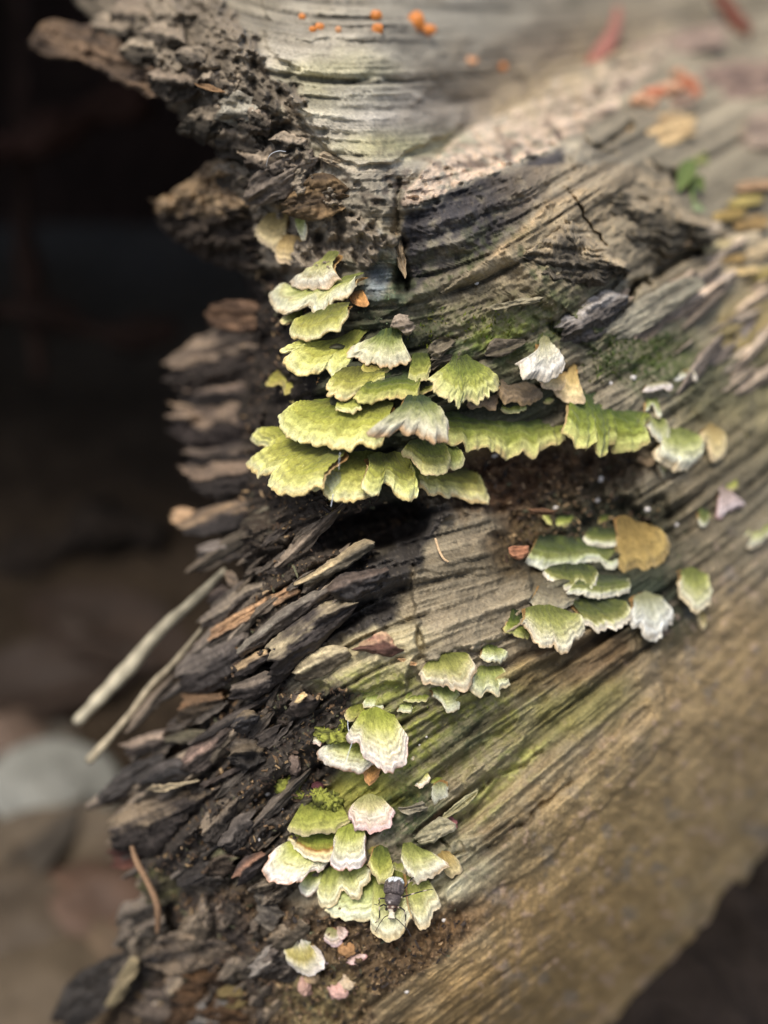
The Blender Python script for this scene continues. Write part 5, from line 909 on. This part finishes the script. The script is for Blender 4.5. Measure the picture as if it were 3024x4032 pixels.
ST = [((200,3100),(.030,.024,.016),(126,126,118),'large pale grey stone on the ground behind the log'),((40,2940),(.022,.018,.014),(96,80,68),'pinkish tan stone left of the pale grey stone'),((60,3650),(.03,.03,.012),(76,66,54),'flat brown stone near the log foot'),((350,3560),(.03,.02,.012),(84,66,54),'reddish brown stone beside the splintered wood'),((60,3950),(.035,.03,.012),(88,77,62),'tan stone below the flat brown stone'),((300,2480),(.016,.012,.010),(48,38,30),'small rusty brown stone in the dark hollow'),((2950,3850),(.02,.02,.012),(120,120,124),'grey stone under the right flank of the log'),((2800,3990),(.016,.02,.01),(128,120,110),'small tan stone under the right flank of the log')]
for i, (p, r, c_, lb) in enumerate(ST):
    P = gpt(*p, z=r[2]*.5); tag(lumpy('stone', P, r, M_stone, c_, None, .25, 1.6, 200+i), lb, 'stone', 'stones on the ground')
lc = [((150,2700),(46,36,29),'rusty brown dead leaf in the dark hollow'),((430,2480),(50,39,31),'small rust leaf behind the pale sticks'),((300,3350),(72,61,48),'drab dead leaf between stone and splinters'),((130,3420),(84,73,58),'tan dead leaf beside the drab one'),((230,3700),(92,68,52),'reddish dead leaf on the ground left of the log foot'),((40,3250),(66,60,52),'grey brown dead leaf at the edge of the pale grey stone'),((330,3850),(84,70,54),'curled tan leaf by the dark wood lump'),((2870,3700),(116,104,92),'pale dead leaf under the right flank of the log'),((2600,4000),(90,76,60),'dark dead leaf under the right flank of the log')]
for i, (p, c_, lb) in enumerate(lc):
    P = gpt(*p, z=.012); r_ = np.random.RandomState(i); a = r_.rand()*6.28; L_ = .035+.03*r_.rand(); tt = np.linspace(0, 1, 16); g = np.linspace(-1, 1, 9)
    wd = np.sin(np.pi*(tt*.96+.02))**.8*L_*.5
    x = (tt[:, None]-.5)*2*L_ + 0*g; y = wd[:, None]*g[None]; z = .25*L_*(np.abs(g)[None]*np.sin(np.pi*tt)[:, None]*.6 + ((tt-.5)**2*1.4)[:, None]) + .003*fbm(x*80, y*80, i, 2) - .004
    V = P + np.stack([x*math.cos(a)-y*math.sin(a), x*math.sin(a)+y*math.cos(a), z], -1)
    tag(mesh('dead_leaf', V.reshape(-1, 3), gridF(16, 9), M_leaf, (lin(c_)*(1+.3*fbm(x*90, y*90, 5+i, 3))[..., None]).reshape(-1, 3)), lb, 'leaf', 'dead leaves on the ground')

# dark tube added to stand in for shade under the right flank
bq = np.array([gpt(2300,4300,.03), gpt(2700,4060,.035), gpt(2950,3800,.04), gpt(3150,3500,.05), gpt(3500,3100,.06)])
tag(tube('shade_tube', resample(bq, 60, 2), .045, M_soil, lin((34,29,26)), None, None, K=24, noise=.2, sd=31), 'dark tube added as shade on the ground under the log flank', 'shade filler')

# crumbled wood and soil over the rotten parts
r = np.random.RandomState(77); V = []; Cc = []; F = []; k0 = 0
msk = np.clip(humus + lowsoil + leftend*.7 + bark*.35 + soilband*.8 + hollow*.3, 0, 1)
uu = r.rand(60000)*2800; vv = r.rand(60000)*4032; keep = (samp(msk, uu, vv) > .35 + .5*r.rand(60000)) & (uu > np.interp(vv, LB[:, 0], LB[:, 1]) + 60); uu = uu[keep][:9000]; vv = vv[keep][:9000]
P = at(uu, vv, D0 + (Dm(uu, vv) - samp(REL, uu, vv) - .1)/1000); m = len(P); sz = (.12 + .5*r.rand(m)**3)/1000
bx = np.array([(-1,-.5,-.4),(1,-.6,-.3),(.8,.6,-.4),(-.9,.5,-.3),(-.8,-.4,.4),(.9,-.5,.3),(.7,.5,.4),(-1,.6,.3)])
A1 = r.randn(m, 3); A1 /= np.linalg.norm(A1, axis=1)[:, None]; A2 = np.cross(A1, r.randn(m, 3)); A2 /= np.linalg.norm(A2, axis=1)[:, None]; A3 = np.cross(A1, A2)
bj = bx[None]*(1+.5*r.randn(m, 8, 3)*.5); bj[..., 0] *= (1+1.2*r.rand(m))[:, None]
V = P[:, None] + sz[:, None, None]*(bj[..., :1]*A1[:, None] + bj[..., 1:2]*A2[:, None] + bj[..., 2:]*A3[:, None])
q6 = np.array([(0,3,2,1),(4,5,6,7),(0,1,5,4),(1,2,6,5),(2,3,7,6),(3,0,4,7)]); F = (np.arange(m)[:, None, None]*8 + q6[None]).reshape(-1, 4)
pal_ = np.array([lin(c_) for c_ in [(60,52,46),(84,68,54),(110,88,64),(150,126,92),(44,40,38),(176,150,116),(92,92,70)]]); cc = pal_[r.choice(7, m, p=[.25,.25,.2,.1,.1,.04,.06])]*(.7+.6*r.rand(m, 1))
o = mesh('wood_crumbs', V.reshape(-1, 3), F, M_wood, np.repeat(cc, 8, 0), smooth=False); struct(o, 'stuff'); tag(o, 'crumbled dark wood and soil clinging to the rotten parts', 'debris')
# more small splinters in the rubble of the broken end
r = np.random.RandomState(5)
zones_ = [(2680,3020,1020,1500,36,26),(2300,2650,1150,1300,36,6),(560,980,2700,3450,38,24),(1000,1150,2750,3400,48,8),(480,1150,3450,4000,42,30),(850,1350,2050,2500,36,22),(420,640,2950,3400,38,12)]
for (u0, u1, v0, v1, an, cnt) in zones_:
    for i in range(cnt):
        x = u0+(u1-u0)*r.rand(); y = v0+(v1-v0)*r.rand(); a = math.radians(an + 7*r.randn()); L_ = 55+190*r.rand()**2.2; w_ = L_*(.10+.16*r.rand()); lp = .6
        if v0 > 3400: L_ = 50+70*r.rand(); w_ = L_*(.4+.4*r.rand()); lp = 2.2; a += .3*r.randn()
        dx = np.array([math.cos(a), -math.sin(a)]); nx_ = np.array([-dx[1]*-1, dx[0]*-1]); nx_ = np.array([math.sin(a), math.cos(a)])
        e = lambda s_, k_: tuple(np.array([x, y]) + dx*L_*s_ + nx_*w_*k_)
        A = [e(-1, -.6+.5*r.rand()), e(-.3, -1), e(.4, -1+.3*r.rand()), e(1, -.5+.4*r.rand())]; B = [e(-1+.2*r.rand(), .4), e(-.2, 1), e(.5, .8), e(1, .1+.3*r.rand())]
        g = r.rand(); c1 = tuple(int(q_) for q_ in (np.array((92,84,76)) + g*np.array((62,54,40)) + r.randn()*6)); c2 = tuple(int(q_*.62) for q_ in c1)
        if u0 > 2200: c1 = tuple(int(q_*1.45) for q_ in c1); c2 = tuple(int(q_*.75) for q_ in c1)  # right-hand chips painted lighter to look sunlit
        S('splinter' if lp < 1 else 'wood_lump', 'S', A, B, 1.0+4.5*r.rand(), c1, c2, 8, jag=22, lump=lp, ed=9 if lp < 1 else 22, cr=5. if w_ > 22 else 0., M=40, N=18, mat=M_dark if g < .35 else M_wood)

# roots hanging in the dark hollow behind
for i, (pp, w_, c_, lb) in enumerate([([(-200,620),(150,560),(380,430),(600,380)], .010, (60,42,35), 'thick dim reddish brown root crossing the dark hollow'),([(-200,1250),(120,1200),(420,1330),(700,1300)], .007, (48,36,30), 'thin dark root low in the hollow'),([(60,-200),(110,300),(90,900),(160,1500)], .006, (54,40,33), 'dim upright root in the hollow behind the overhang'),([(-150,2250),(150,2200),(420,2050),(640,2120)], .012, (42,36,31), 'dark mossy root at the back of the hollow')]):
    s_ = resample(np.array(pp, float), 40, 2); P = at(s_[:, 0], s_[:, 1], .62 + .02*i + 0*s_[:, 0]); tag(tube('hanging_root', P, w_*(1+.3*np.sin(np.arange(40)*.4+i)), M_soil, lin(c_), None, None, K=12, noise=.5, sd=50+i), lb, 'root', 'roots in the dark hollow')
